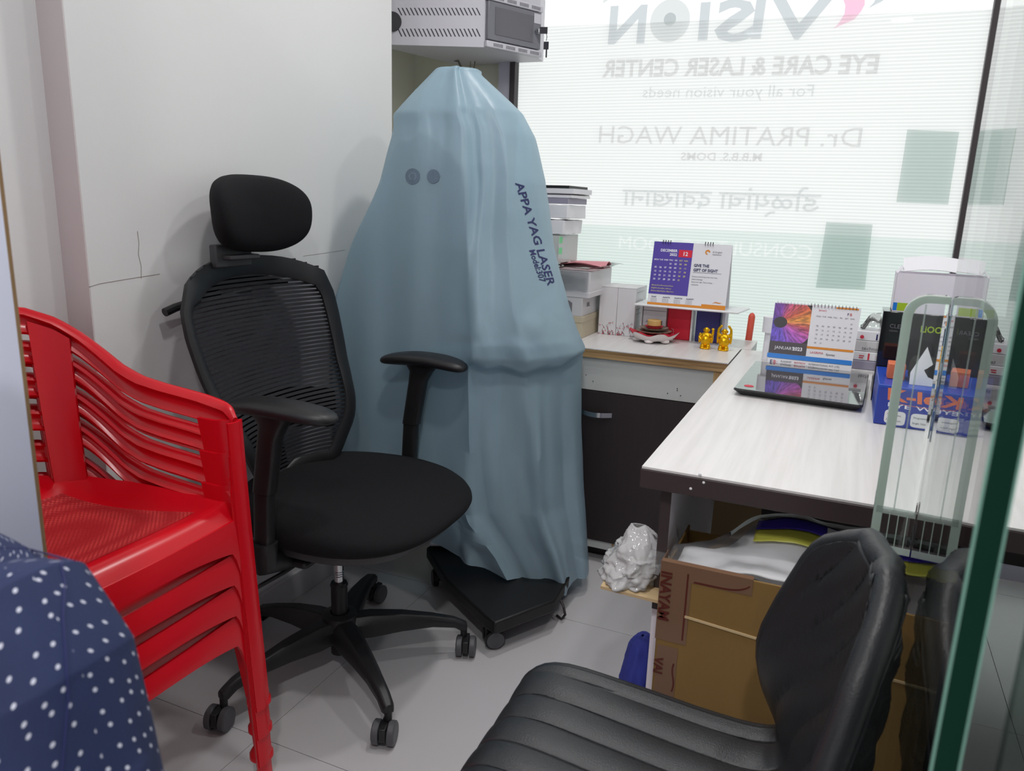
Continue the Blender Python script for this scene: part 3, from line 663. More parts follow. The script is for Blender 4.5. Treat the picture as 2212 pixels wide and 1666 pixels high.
def bpt(s, t_):
    """point on the barrel: t_ 0 seat level (.43), 1 rail top"""
    zt = railz(s); z = .43+(zt-.43)*t_; x, y = plan(s, (z-.43)/(.775-.43) if t_ < 1 else (zt-.43)/.345)
    return V((x, y, z))
def red_chair():
    t = thing('stacking_chair', '', 'chair', (0, 0, 0), None, 0, True)
    def ribbon(s0, s1, ta, tb, n, bulge=.006, th=.006, m=6):
        def fn(u, v):
            s = s0+(s1-s0)*u; a = ta(s) if callable(ta) else ta; b = tb(s) if callable(tb) else tb
            p = bpt(s, a+(b-a)*v); q = V((p.x+.02, p.y, 0)).normalized(); return p+q*bulge*(1-(2*v-1)**2)
        return fn, n, m, th
    fn, n, m, th = ribbon(-1, 1, lambda s: 1-.041/(railz(s)-.43), 1.0, 80, .010, .007)
    # top rail with rolled-over lip
    rail = MB().slab(fn, n, m, th)
    rail.slab(lambda u, v: bpt(-1+2*u, 1.0)+(V((bpt(-1+2*u, 1).x+.02, bpt(-1+2*u, 1).y, 0)).normalized())*((.030*v-.006)*(1-.75*sstep(.88, 1, abs(2*u-1))))+V((0, 0, .004-.010*(2*v-1)**2)), 80, 8, .006)
    part('top_rail', rail, M['red'], t, auto=60)
    for kk in (1, 2, 3):
        for (sa, sb) in ((-.99, -.41), (-.315, .315), (.41, .99)):
            def lo(s, kk=kk): return (railz(s)-.064*kk-.033-.43)/(railz(s)-.43)
            def hi(s, kk=kk): return (railz(s)-.064*kk-.43)/(railz(s)-.43)
            fn, n, m, th = ribbon(sa, sb, lo, hi, 36, .012, .006); part('back_slat', MB().slab(fn, n, m, th), M['red'], t, auto=60)
    for sg in (-1, 1):
        fn, n, m, th = ribbon(sg*.305, sg*.425, -.08, .95, 10, -.006, .012, 20); part('back_splat', MB().slab(fn, n, m, th), M['red'], t, auto=60)
        # front leg: broad L section from the arm to the floor
        def leg(u, v):
            z = railz(1)*(1-u); k = u; fl = .012*k+.010*k*k
            w1 = .078-.044*min(1, k*1.5); w2 = .036
            if v < .5: q = 1-v/.5; x = .222+fl-w1*q; y = .286-.028*min(1, 2.5*q)*(1-k)+.012*k
            else: q = (v-.5)/.5; x = .222+fl+.004*sin(pi*q); y = .286+.012*k-w2*q
            r = .010
            return V((x, sg*y, z))
        part('front_leg', MB().slab(leg, 24, 8, .006), M['red'], t, auto=60)
        c = V((.238, sg*.294, 0)); part('foot_rim', MB().lathe([(.016, 0), (.024, .002), (.024, .012), (.018, .022), (.012, .028)], c+V((-.012, -sg*.004, 0)), 20), M['red'], t)
        def bleg(u, v):
            z = .44*(1-u); fl = .045*u
            if v < .5: q = 1-v/.5; x = -.165-fl+.06*q; y = .222+.02*u
            else: q = (v-.5)/.5; x = -.165-fl; y = .222+.02*u-.05*q
            return V((x, sg*y, z))
        part('rear_leg', MB().slab(bleg, 16, 8, .006), M['red'], t, auto=60)
        part('foot_rim', MB().lathe([(.016, 0), (.022, .002), (.022, .010), (.012, .022)], V((-.198, sg*.232, 0)), 16), M['red'], t)
    # seat
    def seat(u, v):
        x = -.185+.405*u; a = 2*v-1; hw = lerp([-.185, -.12, -.03, .1, .22], [.150, .215, .246, .262, .272], x); y = a*hw
        z = .432-.022*(1-abs(a)**3)*sin(pi*min(1, u*1.05))+.018*(1-u)**4*(1)+.010*abs(a)**6
        z += .012*math.exp(-((x+.135)/.035)**2-((abs(y)-.10)/.05)**2)
        z -= .030*sstep(.93, 1, u)**1.5
        return V((x, y, z))
    part('seat', MB().slab(seat, 36, 36, .006), M['red'], t, auto=60)
    def pan(u, v):
        x = -.110+.280*u; y = (2*v-1)*(.155+.055*u); p = seat((x+.185)/.405, .5+.5*y/lerp([-.185, -.12, -.03, .1, .22], [.150, .215, .246, .262, .272], x)); return p+V((0, 0, .0036))
    part('cane_panel', MB().grid(pan, 20, 20), M['cane'], t, label='pressed cane-weave pattern of the seat')
    # front apron with arched lower edge
    def apron(u, v):
        a = 2*u-1; dep = .040+.030*abs(a)**3+.13*max(0, (abs(a)-.86)/.14)**1.6
        x = .222+.006*sin(pi*v*.5)+.012*(1-a*a)*(1); y = a*.272; z = .414-dep*v-(.008*(1-a*a))*0
        return V((x, y, z))
    part('front_apron', MB().slab(apron, 56, 8, .006), M['red'], t, auto=60)
    for sg in (-1, 1):
        def sap(u, v):
            x = -.14+.36*u; a = 2*u-1; hw = lerp([-.185, -.12, -.03, .1, .22], [.150, .215, .246, .262, .276], x)
            return V((x, sg*(hw+.006*v), .43-(.035+.03*abs(a)**3)*v))
        part('side_apron', MB().slab(sap, 30, 5, .006), M['red'], t, auto=60)
    return t
def cane_mat():
    m, nt, b = newmat('red_cane_weave'); b.inputs['Base Color'].default_value = (*s2l((196, 30, 38)), 1); b.inputs['Roughness'].default_value = .45
    tc = nt.nodes.new('ShaderNodeTexCoord'); mp = nt.nodes.new('ShaderNodeMapping'); mp.inputs['Rotation'].default_value = (0, 0, pi/4); nt.links.new(tc.outputs['Object'], mp.inputs[0])
    ck = nt.nodes.new('ShaderNodeTexVoronoi'); ck.inputs['Scale'].default_value = 150; ck.inputs['Randomness'].default_value = 0; nt.links.new(mp.outputs[0], ck.inputs['Vector'])
    cr = nt.nodes.new('ShaderNodeValToRGB'); cr.color_ramp.elements[0].position = .15; cr.color_ramp.elements[1].position = .5; cr.color_ramp.elements[0].color = (*s2l((226, 74, 72)), 1); cr.color_ramp.elements[1].color = (*s2l((176, 30, 36)), 1)
    nt.links.new(ck.outputs['Distance'], cr.inputs[0]); nt.links.new(cr.outputs[0], b.inputs['Base Color'])
    bp_ = nt.nodes.new('ShaderNodeBump'); bp_.inputs['Strength'].default_value = .8; bp_.inputs['Distance'].default_value = .002; bp_.invert = True
    nt.links.new(ck.outputs['Distance'], bp_.inputs['Height']); nt.links.new(bp_.outputs[0], b.inputs['Normal']); return m
M['cane'] = cane_mat()
def dup(root, loc, label, group=None):
    r = root.copy(); COL.objects.link(r); r.location = loc; r['label'] = label
    if group: r['group'] = group
    for ch in list(root.children):
        c = ch.copy(); COL.objects.link(c); c.parent = r
        for g in ch.children: d = g.copy(); COL.objects.link(d); d.parent = c
    return r
RC = V((-1.222, .765, 0)); DZ = .064
rc = red_chair(); rc.location = RC; rc['group'] = 'stacked red chairs'
rc['label'] = 'red plastic armchair at the bottom of the stack, its seat rim lowest'
dup(rc, RC+V((0, 0, DZ)), 'red plastic armchair second from the bottom of the red stack')
dup(rc, RC+V((0, 0, 2*DZ)), 'red plastic armchair second from the top of the red stack')
dup(rc, RC+V((0, 0, 3*DZ)), 'topmost red plastic armchair of the stack, with its seat and slatted back in view')

# ================================================================== COVERED LASER MACHINE
DC = V((-1.075, 2.09, 0)); vd = V((DC.x, DC.y, 0)).normalized(); DU = V((vd.y, -vd.x, 0)); DV = vd
def onplane(px, py):
    d = RT*(px-CX)/F-UP*(py-CY)/F+FW; tt = (DC-CO).dot(vd)/d.dot(vd); q = CO+d*tt; return (q-DC).dot(DU), q.z
rowsL = [(940, 153), (893, 200), (868, 228), (850, 250), (852, 275), (848, 300), (822, 390), (797, 450), (762, 530), (740, 590), (722, 650), (712, 720), (712, 780), (715, 860), (720, 950), (740, 1040), (860, 1120), (925, 1180), (940, 1240)]
rowsR = [(1040, 165), (1078, 200), (1108, 228), (1130, 250), (1140, 270), (1155, 300), (1177, 390), (1186, 450), (1196, 530), (1208, 590), (1222, 650), (1240, 702), (1256, 738), (1253, 770), (1251, 800), (1252, 900), (1259, 1100), (1264, 1180), (1268, 1268)]
lz = sorted([(onplane(*q)[1], onplane(*q)[0]) for q in rowsL]); rz_ = sorted([(onplane(*q)[1], onplane(*q)[0]) for q in rowsR])
lx, ly = [a for a, b in lz], [b for a, b in lz]; rx, ry = [a for a, b in rz_], [b for a, b in rz_]
ZT = onplane(985, 152)[1]-.004
def drape_p(zz, th):
    """zz world height of this level at the given angle; th 0 = right, -pi/2 = towards the camera"""
    uL, uR = lerp(lx, ly, zz), lerp(rx, ry, zz); uc = (uL+uR)/2; a = (uR-uL)/2
    b = lerp([.05, .3, .74, .78, .82, 1.0, 1.3, 1.45, 1.6], [.25, .25, .25, .27, .275, .24, .18, .14, .07], zz)
    bb = b if sin(th) < 0 else min(b, .20)
    k = lerp([0, .7, 1.2, 1.6], [3.2, 3.0, 2.4, 2.6], zz); c, s_ = cos(th), sin(th)
    x = a*math.copysign(abs(c)**(2/k), c); y = bb*math.copysign(abs(s_)**(2/k), s_)
    un = x/max(a, .01)
    if s_ < 0:
        low = sstep(1.56, 1.15, zz); lo2 = sstep(.80, .45, zz)
        def rg(c, wl, wr, amp, pw=1.2):
            d = un-c; q = 1-(-d/wl if d < 0 else d/wr); return amp*max(0, q)**pw
        fold = rg(-.02+.06*low, .34, .10, .040*(.5+.5*low))+rg(-.62, .2, .3, .020*low)+rg(.50+.05*lo2, .16, .30, .026*low)+rg(-.33, .10, .08, .010*low)
        fold += rg(.22, .05, .09, .010*low)+rg(-.85, .08, .1, .012*low)+rg(.60, .10, .05, .028*lo2)+rg(.02, .07, .05, .012*lo2)+rg(-.5, .1, .1, .012*lo2)-rg(.80, .10, .10, .02*lo2)+rg(.30, .08, .12, .010*lo2)-rg(-.18, .08, .08, .010*lo2)+rg(-.32, .07, .08, .010*lo2)
        zl = .785-.045*(1-((un-.5)/.55)**2)+.006*sin(un*23)
        if un > -.15: fold += .030*sstep(-.15, .25, un)*sstep(zl-.004, zl+.010, zz)*sstep(1.15, .84, zz)
        fold += .009*max(0, noise.noise(V((un*7, zz*9, 8.3))))*sstep(.72, .80, zz)*sstep(.95, .86, zz)*2
        fold += .014*noise.noise(V((un*2.2, zz*2.2, 1.7)))*low+.008*noise.noise(V((un*5, zz*4.5, 4.2)))*low+.004*noise.noise(V((un*12, zz*8, 2.2)))*lo2
        y -= fold
        x += .004*noise.noise(V((un*6, zz*7, 9)))
    else:
        y += .006*sin(un*17)*min(1, (1.6-zz))
    p = DC+DU*(uc+x)+DV*y; p.z = zz
    ym = lerp([-1.6, -.97, -.84, -.74], [1.905, 1.905, 1.74, 1.60], p.x)+.006*sin(p.x*40)
    if p.y < ym: p.y = ym-.02*(1-math.exp((p.y-ym)/.02))*.5
    p.x = max(p.x, XL+.012) if p.y < 2.27 else p.x
    if p.z < .82 and p.x > -1.3: p.y = min(p.y, 2.330)
    elif p.z < .82: p.y = min(p.y, 2.40)
    return p
def hem(th):
    """height of the hem round the skirt"""
    c, s_ = cos(th), sin(th)
    un = math.copysign(abs(c)**.65, c)
    if s_ > 0: return .10
    return lerp([-1, -.55, .1, .60, .70, .85, 1], [.19, .17, .105, .060, .075, .062, .058], un)
NT, NZ = 240, 210; dm = MB(); rings = []
for i in range(NZ+1):
    f = i/NZ; ring = []
    for j in range(NT):
        th = 2*pi*j/NT; h = hem(th); zz = h+(ZT-h)*f; ring.append(drape_p(zz, th))
    rings.append(ring)
tp = rings[-1]; ctr = sum(tp, V((0, 0, 0)))/NT
for q in (.8, .5, .2): rings.append([ctr+(p-ctr)*q+V((0, 0, .004*(1-q))) for p in tp])
dm.ring_loft(rings, cap=False); o_ = len(dm.v)-NT; dm.f.append(tuple(range(o_, o_+NT))); dm.m.append(0)
cover = thing('machine_cover', 'pale blue vinyl dust cover draped to the floor over the tall eye machine', 'cover', (DC.x, DC.y, .1))
dr_o = part('cover_sheet', dm, M['drape'], cover, auto=80)
bvh = BVHTree.FromPolygons([tuple(p) for p in dm.v], dm.f)
def on_drape(p, n=.0015):
    d = (p-CO).normalized(); h = bvh.ray_cast(CO, d)
    return h[0]-d*n if h[0] else p
# hem stitching
hp = MB()
def drape_text(st, a, b, size, bold=.02):
    """lettering running from photo point a to b, printed on the cover"""
    A, B = P(*a, y=1.8), P(*b, y=1.8); fr = Fr(A, B-A, (1, 0, 0))
    mb = text_fit(st, fr, 0, 0, (B-A).length, size, 0, 0, bold, skew=.2); bm = bmesh.new(); vs = [bm.verts.new(p) for p in mb.v]
    for f in mb.f:
        try: bm.faces.new([vs[i] for i in f])
        except Exception: pass
    out = MB(); bm.verts.ensure_lookup_table(); out.v = [on_drape(v.co.copy()) for v in bm.verts]; bm.verts.index_update(); out.f = [tuple(v.index for v in f.verts) for f in bm.faces]; out.m = [0]*len(out.f); bm.free(); return out
part('printed_lettering', drape_text('APPA YAG LASER', (1113, 395), (1184, 618), .021), M['inkblue'], cover, smooth=False, label='navy lettering running down the fold')
part('printed_lettering', drape_text('Model:307', (1143, 541), (1167, 610), .016), M['inkblue'], cover, smooth=False)
# the machine itself
t = thing('laser_machine', 'tall eye laser machine on a black wheeled base, under the pale blue cover', 'machine', (DC.x, DC.y, 0))
def MP(u, v, z): return DC+DU*u+DV*v+V((0, 0, z))
def mbox(mb, u0, u1, v0, v1, z0, z1): return mb.prism([MP(u0, v0, z0), MP(u1, v0, z0), MP(u1, v1, z0), MP(u0, v1, z0)], (0, 0, z1-z0))
part('head_unit', mbox(mbox(MB(), -.05, .05, .0, .08, 1.40, 1.50), -.13, .06, -.115, .08, 1.06, 1.42), M['machine'], t, bevel=.01)
part('column', mbox(MB(), -.06, .06, -.02, .10, .80, 1.08), M['machine'], t, bevel=.01)
part('table_top', mbox(MB(), -.10, .25, -.10, .12, .74, .775), M['machine'], t, bevel=.01)
part('pedestal', mbox(MB(), -.10, .12, -.08, .12, .12, .76), M['machine'], t, bevel=.01)
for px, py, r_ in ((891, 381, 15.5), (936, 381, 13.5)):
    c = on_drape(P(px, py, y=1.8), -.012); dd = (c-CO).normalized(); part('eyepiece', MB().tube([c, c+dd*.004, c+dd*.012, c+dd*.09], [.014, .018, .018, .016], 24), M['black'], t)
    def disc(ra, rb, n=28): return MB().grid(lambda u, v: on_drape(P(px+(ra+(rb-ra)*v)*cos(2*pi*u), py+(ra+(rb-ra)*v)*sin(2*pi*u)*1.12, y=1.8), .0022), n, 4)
    part('eyepiece_showthrough', disc(.1, r_), M['showthru'], cover, label='dark disc painting the eyepiece seen through the cover'); part('showthrough_ring', disc(r_*.35, r_*.55), M['showthru2'], cover)  # flat discs paint the dark eyepieces showing through the thin cover
# base with bevelled corners
ba = radians(20); bu = V((cos(ba), sin(ba), 0)); bv = V((-sin(ba), cos(ba), 0)); BC = V((-.925, 1.925, 0))
def BP(u, v, z): return BC+bu*u+bv*v+V((0, 0, z))
poly = [(-.795, 1.705), (-.755, 1.685), (-.655, 1.87), (-.675, 2.15), (-1.12, 2.22), (-1.15, 2.0), (-.99, 1.84)]
part('base_plate', MB().prism([V((u, v, .066)) for u, v in poly], (0, 0, .038)), M['black'], t, bevel=.006)
wl_ = [(-.783, 1.738), (-1.08, 1.97), (-.72, 2.08), (-1.08, 2.16)]
for i, (u, v) in enumerate(wl_):
    c = V((u, v, 0)); ax = V((.62, -.78, 0)).normalized() if i != 1 else V((.8, .6, 0)).normalized(); wd = ax.cross(V((0, 0, 1)))
    cs = part('caster', MB().cyl(c+V((0, 0, .05)), c+V((0, 0, .066)), .012).box(c+V((0, 0, .045)), (.045, .022, .04), atan2(wd.y, wd.x)), M['black'], t, bevel=.003)
    for sg in (-1, 1):
        w0 = c+V((0, 0, .0285))+ax*sg*.008
        part('wheel', MB().tube([w0, w0+ax*sg*.002, w0+ax*sg*.014, w0+ax*sg*.017], [.026, .028, .028, .023], 24), M['black'], cs)
        part('wheel_rim', MB().lathe([(.021, -.001), (.0245, 0), (.0245, .002), (.021, .001)], (0, 0, 0)).xf(Matrix.Translation(w0+ax*sg*.017) @ ax.to_track_quat('Z', 'Y').to_matrix().to_4x4() @ Matrix.Scale(sg, 4, (0, 0, 1))), M['castergrey'], cs)
cb = [P(1200, 1268, y=1.96), P(1206, 1285, y=1.95), P(1217, 1310, y=1.935), P(1221, 1328, z=.012), P(1213, 1337, z=.006), P(1203, 1330, z=.006)]
single('power_cable', MB().tube(cb, .004, 8), M['cable'], 'black cable looping onto the floor beneath the pale blue cover', 'cable')

# ================================================================== WALL RACK BOX
A = P(1045, 102, y=2.60); sd = V((.93, .37, 0)).normalized(); dd_ = V((.43, .90, 0)).normalized()
t = thing('network_rack', 'light grey metal wall cabinet with vent slots and glazed door, high in the niche', 'cabinet', (A.x, A.y, A.z))
L1, L2, HH = .40, .262, .215
b0 = A-sd*L1; c0 = A+dd_*L2; d0 = V((b0.x+.12, YW-.012, A.z)); e0 = V((c0.x-.01, YW-.012, A.z))
part('body', MB().prism([b0, A, c0, e0, d0], (0, 0, HH)), M['metalbox'], t, smooth=False)
fs = Fr(A, sd, (0, 0, 1)); fd = Fr(A, dd_, (0, 0, 1))
def onfr(fr, px, py):
    d = RT*(px-CX)/F-UP*(py-CY)/F+FW; tt = (fr.O-CO).dot(fr.N)/d.dot(fr.N); q = CO+d*tt-fr.O; return q.dot(fr.U), q.dot(fr.V)
nsgn = -1 if fs.N.y > 0 else 1
for r, (y0_, y1_) in enumerate(((17, 33), (62, 79))):
    for k in range(20):
        px = 860+k*8.9; ua, va = onfr(fs, px, y0_); ub, vb = onfr(fs, px+8, y1_)
        part('vent_slot', MB().prism([fs.p(ua-.002, va, nsgn*.0002), fs.p(ua+.002, va, nsgn*.0002), fs.p(ub+.002, vb, nsgn*.0002), fs.p(ub-.002, vb, nsgn*.0002)], fs.N*nsgn*.0006), M['slot'], t, smooth=False)
u_, v_ = onfr(fs, 848, 47); part('cable_gland', MB().tube([fs.p(u_, v_, nsgn*.001), fs.p(u_, v_, nsgn*.008)], .032, 28), M['slot'], t)
nd = -1 if fd.N.x < 0 else 1
nd = 1 if fd.N.dot(V((1, -1, 0))) > 0 else -1
du0, dv0 = .012, .030
door = part('door', MB().prism([fd.p(.004, .026, nd*.001), fd.p(L2-.008, .026, nd*.001), fd.p(L2-.008, .150, nd*.001), fd.p(.004, .150, nd*.001)], fd.N*nd*.016), M['metaldark'], t, bevel=.002, label='darker grey door with a smoked window')
part('door_window', fd.rect(.035, .045, .215, .135, nd*.0175, nd*.0012), M['smoked'], door, smooth=False)
for vv in (.010, .163):
    part('vent_strip', MB().prism([fd.p(0, vv-.010, nd*.001), fd.p(L2, vv-.010, nd*.001), fd.p(L2, vv+.012, nd*.001), fd.p(0, vv+.012, nd*.001)], fd.N*nd*.017), M['metalbox'], t, bevel=.003)
    for k in range(4):
        for j in range(8):
            u = .03+k*.058+j*.0055
            part('vent_slot', MB().prism([fd.p(u, vv-.005, nd*.0185), fd.p(u+.003, vv-.005, nd*.0185), fd.p(u+.003, vv+.006, nd*.0185), fd.p(u, vv+.006, nd*.0185)], fd.N*nd*.0004), M['inkgrey'], t, smooth=False)
part('lock_label', fd.rect(L2-.045, .112, L2-.012, .145, nd*.018, nd*.0006), M['metalbox'], door, smooth=False)
lk = fd.p(L2-.030, .085, nd*.018); part('lock', MB().tube([lk, lk+fd.N*nd*.012], [.011, .010], 20).box(lk+fd.N*nd*.02, (.012, .012, .012)), M['chrome'], door)
kp = lk+fd.N*nd*.022; kk = single('key_ring', MB().box(kp+V((.012, -.002, 0)), (.028, .006, .022), .3).tube([kp+V((.022, -.002, -.008)), kp+V((.026, -.002, -.022)), kp+V((.024, -.002, -.036))], .0012, 6).box(kp+V((.024, -.002, -.052)), (.018, .005, .026), .2).box(kp+V((.026, -.002, -.078)), (.005, .003, .03), .2), M['inkblack'], 'pair of small black-headed keys hanging from the metal cabinet lock', 'keys')
part('led_mark', fd.rect(L2-.05, .065, L2-.047, .10, nd*.018, nd*.0006), M['slot'], door, smooth=False)
# cables between the rack and the machine top
single('wall_cable', MB().tube([P(985, 118, y=2.80), P(990, 132, y=2.80), P(996, 145, y=2.78), P(999, 170, y=2.7)], .004, 7).tube([P(975, 116, y=2.82), P(976, 128, y=2.82), P(986, 131, y=2.81), P(990, 120, y=2.82)], .006, 7), M['dustcable'], 'dusty knotted cable hanging under the grey metal cabinet', 'cable')
single('wall_wire', MB().tube([P(1027, 122, y=2.84), P(1025, 140, y=2.84), P(1021, 160, y=2.84), P(1019, 180, y=2.84)], .0025, 7).tube([P(1017, 122, y=2.84), P(1016, 140, y=2.84), P(1016, 165, y=2.84)], .0018, 7), M['dustcable'], 'pair of thin straight wires below the grey metal cabinet', 'cable')

# ================================================================== THINGS ON THE CABINET
def carton(name, label, m, x0, x1, y0, y1, z0, z1, group=None, cat='box', rz=0, bev=.0015, line=True):
    c = V(((x0+x1)/2, (y0+y1)/2, z0)); t = thing(name, label, cat, c, group)
    part('body', MB().box((c.x, c.y, (z0+z1)/2), (x1-x0, y1-y0, z1-z0), rz), m, t, bevel=bev)
    return t
b3 = carton('box', 'beige carton at the bottom of the box pile beside the blue cover', M['beigebox'], -1.12, -.826, 2.50, 2.74, .7505, .8265, 'boxes piled on the cabinet')
part('lid_rim', MB().box2((-1.122, 2.4985, .806), (-.824, 2.742, .8268)), M['beigebox'], b3, bevel=.001)
b2 = carton('box', 'light grey carton in the middle of the box pile, with a house-shaped mark', M['greybox'], -1.12, -.829, 2.50, 2.74, .827, .892, 'boxes piled on the cabinet')
f = Fr((-.895, 2.4998, .838), (1, 0, 0), (0, 0, 1))
part('printed_mark', MB().prism([f.p(.002, 0), f.p(.030, 0), f.p(.030, .034), f.p(.016, .043), f.p(.002, .036)], f.N*.0004), M['inkgrey'], b2, smooth=False)
f = Fr((-.829, 2.53, .850), (0, 1, 0), (0, 0, 1)); part('printed_lettering', texts([('BRL', .02, .006, .022, 'LEFT', f)]), M['inkgrey'], b2, smooth=False)
b1 = carton('box', 'white carton in cling wrap on top of the box pile', M['cardwhite'], -1.12, -.806, 2.50, 2.755, .8925, .982, 'boxes piled on the cabinet')
part('lid_rim', MB().box2((-1.122, 2.4985, .893), (-.804, 2.757, .911)), M['cardwhite'], b1, bevel=.001)
def wrapf(u, v):
    x = -1.13+.36*u; y = 2.49+.30*v; return V((x, y, .992+.010*noise.noise(V((x*14, y*14, 3)))+.02*max(0, u-.85)*2))
part('cling_wrap', MB().slab(wrapf, 24, 18, .0008).slab(lambda u, v: V((-1.12+.310*u, 2.4935-.004*sin(u*9), .992-.07*v+.003*sin(u*25+v*5))), 20, 6, .0006), M['wrap'], b1)
single('paper_sheet', MB().slab(lambda u, v: V((-1.10+.30*u, 2.51+.22*v, .9845+.004*noise.noise(V((u*5, v*5, 1))))), 14, 12, .0015), M['pinkpaper'], 'pale pink paper sheet lying on the wrapped white carton', 'paper')
single('paper_sheet', MB().slab(lambda u, v: V((-.955+.155*u, 2.60+.115*v+.03*u, .992+.009*sin(v*7+u*4)+.006*u)), 14, 12, .0012), M['redsheet'], 'crumpled red and pink sheet on the wrapped white carton', 'paper')
# pile of files
FILES = [('plastic_packet', 'clear packet with two green marks at the bottom of the paper pile', 'packet', M['bagwhite'], 1.004, 1.098, -.925), ('paper_bundle', 'white wrinkled bundle in the middle of the paper pile', 'papers', M['paper'], 1.099, 1.152, -.915), ('paper_bundle', 'thick white wad of papers below the grey folder', 'papers', M['paper'], 1.153, 1.203, -.905), ('grey_folder', 'lilac-grey folder in the paper pile', 'folder', M['greyfolder'], 1.204, 1.224, -.905), ('paper_bundle', 'white sheets between dark folders near the top of the pile', 'papers', M['paper'], 1.2245, 1.234, -.895), ('file_folder', 'dark-edged folder with white papers near the top of the pile', 'folder', M['darkgrey'], 1.2345, 1.238, -.900), ('paper_bundle', 'thin white papers just below the topmost black folder', 'papers', M['paper'], 1.2385, 1.256, -.893), ('file_folder', 'thin black folder on top of the paper pile', 'folder', M['black'], 1.2565, 1.266, -.912)]
for k, (nm, lb, ct, m, za, zb, xr) in enumerate(FILES):
    mb = MB().slab(lambda u, v: V((-1.14+(xr+1.14)*u, 2.50+.20*v+.006*k, (za+zb)/2+(.003 if m is M['paper'] and k < 3 else .0002)*noise.noise(V((u*6, v*6, k))))), 16, 10, zb-za-(.006 if m is M['paper'] and k < 3 else .0006))
    o = single(nm, mb, m, lb, ct, 'papers piled on the cartons', smooth=True, auto=40, bevel=.001 if k < 3 else 0)
    if k == 0:
        for zz in (1.035, 1.072): part('green_mark', MB().slab(lambda u, v: V((-.9275, 2.505+.03*u, zz+.022*v)), 4, 3, .006), M['green'], o)
# two slim white boxes with twig print
rr = random.Random(3)
for k, (xa, xb, lab) in enumerate(((-.812, -.7465, 'left one of two slim upright white boxes with red twig print'), (-.7455, -.680, 'right one of two slim upright white boxes, nearer the riser'))):
    t = carton('slim_box', lab, M['cardwhite'], xa, xb, 2.645, 2.80, .7505, .921, 'slim white twig boxes')
    part('lid_flap', MB().box2((xa, 2.6445, .9212), (xb, 2.80, .9222)), M['cardwhite'], t, smooth=False)
    tw = MB(); rd = MB()
    for i in range(26):
        x = xa+.003+rr.random()*(xb-xa-.006); z = .752+rr.random()**2*.045; tw.box((x, 2.6444, z), (.0009, .0004, .008+rr.random()*.012), 0, 0, Matrix.Rotation(rr.uniform(-.7, .7), 3, 'Y')); rd.ell((x+rr.uniform(-.004, .004), 2.6443, z+rr.uniform(-.004, .004)), (.0017, .0003, .0017), 6, 4)
    if k == 1:
        for i in range(24):
            y = 2.65+rr.random()*.14; z = .752+rr.random()**2*.045; tw.box((-.6796, y, z), (.0004, .0009, .010), 0, 0, Matrix.Rotation(rr.uniform(-.7, .7), 3, 'X')); rd.ell((-.6795, y, z), (.0003, .0017, .0017), 6, 4)
        f = Fr((-.6798, 2.665, .862), (0, 1, 0), (0, 0, 1)); part('printed_lettering', texts([('Systane UD', .0, 0, .018, 'LEFT', f)]), M['inkgrey'], t, smooth=False)
        for q in (.905, .845, .828): part('print_line', MB().box2((-.6800, 2.66, q), (-.6794, 2.76, q+.0012)), M['inkgrey'], t, smooth=False)
    part('twig_print', tw, M['inkgrey'], t, smooth=False, kind='stuff'); part('berry_print', rd, M['inkred'], t, smooth=False, kind='stuff')
# riser with packs
t = thing('desk_riser', 'white display riser carrying the December calendar', 'riser', (-.50, 2.66, .75))
rim = [(-.672, 2.595), (-.326, 2.595), (-.318, 2.60), (-.300, 2.74), (-.31, 2.75), (-.66, 2.75), (-.672, 2.74)]
part('tray', MB().prism([V((x, y, .869)) for x, y in rim], (0, 0, .007)), M['white'], t, bevel=.003)
part('end_panel', MB().box2((-.378, 2.665, .7505), (-.370, 2.745, .869)), M['frame'], t, smooth=False)
part('end_panel', MB().box2((-.664, 2.665, .7505), (-.658, 2.745, .869)), M['white'], t, smooth=False)
part('divider', MB().box2((-.486, 2.675, .7505), (-.480, 2.745, .869)), M['white'], t, smooth=False)
p1 = carton('pack', 'white pack with upside-down lettering under the riser', M['paper'], -.656, -.574, 2.672, 2.742, .7505, .862, 'packs under the riser')
f = Fr((-.585, 2.6717, .812), (-1, 0, 0), (0, 0, -1)); part('printed_lettering', texts([('Lotel', 0, 0, .022, 'LEFT', f, .0006, .85, .02), ('Gel', .044, .002, .010, 'LEFT', f)]), M['inkblack'], p1, smooth=False)
part('band', MB().box2((-.6555, 2.6712, .846), (-.5745, 2.6718, .8475)), M['inkgrey'], p1, smooth=False)
carton('pack', 'bright red pack under the riser', M['redcard'], -.570, -.488, 2.682, 2.742, .7505, .863, 'packs under the riser', bev=.003)
carton('pack', 'navy blue pack under the riser', M['bluecard'], -.470, -.388, 2.682, 2.742, .7505, .863, 'packs under the riser', bev=.003)
# December calendar
def tent(name, label, bl, br, tl, tr, foot, loc):
    t = thing(name, label, 'calendar', loc)
    U = br-bl; Vv = tl-bl; n = U.cross(Vv).normalized(); n = n if n.y < 0 else -n
    part('front_board', MB().prism([bl, br, tr, tl], n*-.0015), M['paper'], t, smooth=False)
    bk = V((0, 1, 0))*foot
    part('back_board', MB().prism([bl+bk, br+bk, tr+V((0, .002, 0)), tl+V((0, .002, 0))], n*-.001), M['paper'], t, smooth=False)
    part('base_board', MB().prism([bl, br, br+bk, bl+bk], (0, 0, .001)), M['paper'], t, smooth=False)
    w_, h_ = U.length, Vv.length; return t, Fr(bl, U, Vv), w_, h_
bl, br = P(1398, 652, y=2.612), P(1566, 669, y=2.612); bl.z = br.z = .8765
tl, tr = P(1415, 520, y=2.655), P(1583, 531, y=2.655); tl.z = tr.z = (tl.z+tr.z)/2
t, f, w_, h_ = tent('desk_calendar', 'December 2022 desk calendar, purple and white, on the white riser', bl, br, tl, tr, .085, ((bl+br)/2+V((0, .04, 0))))
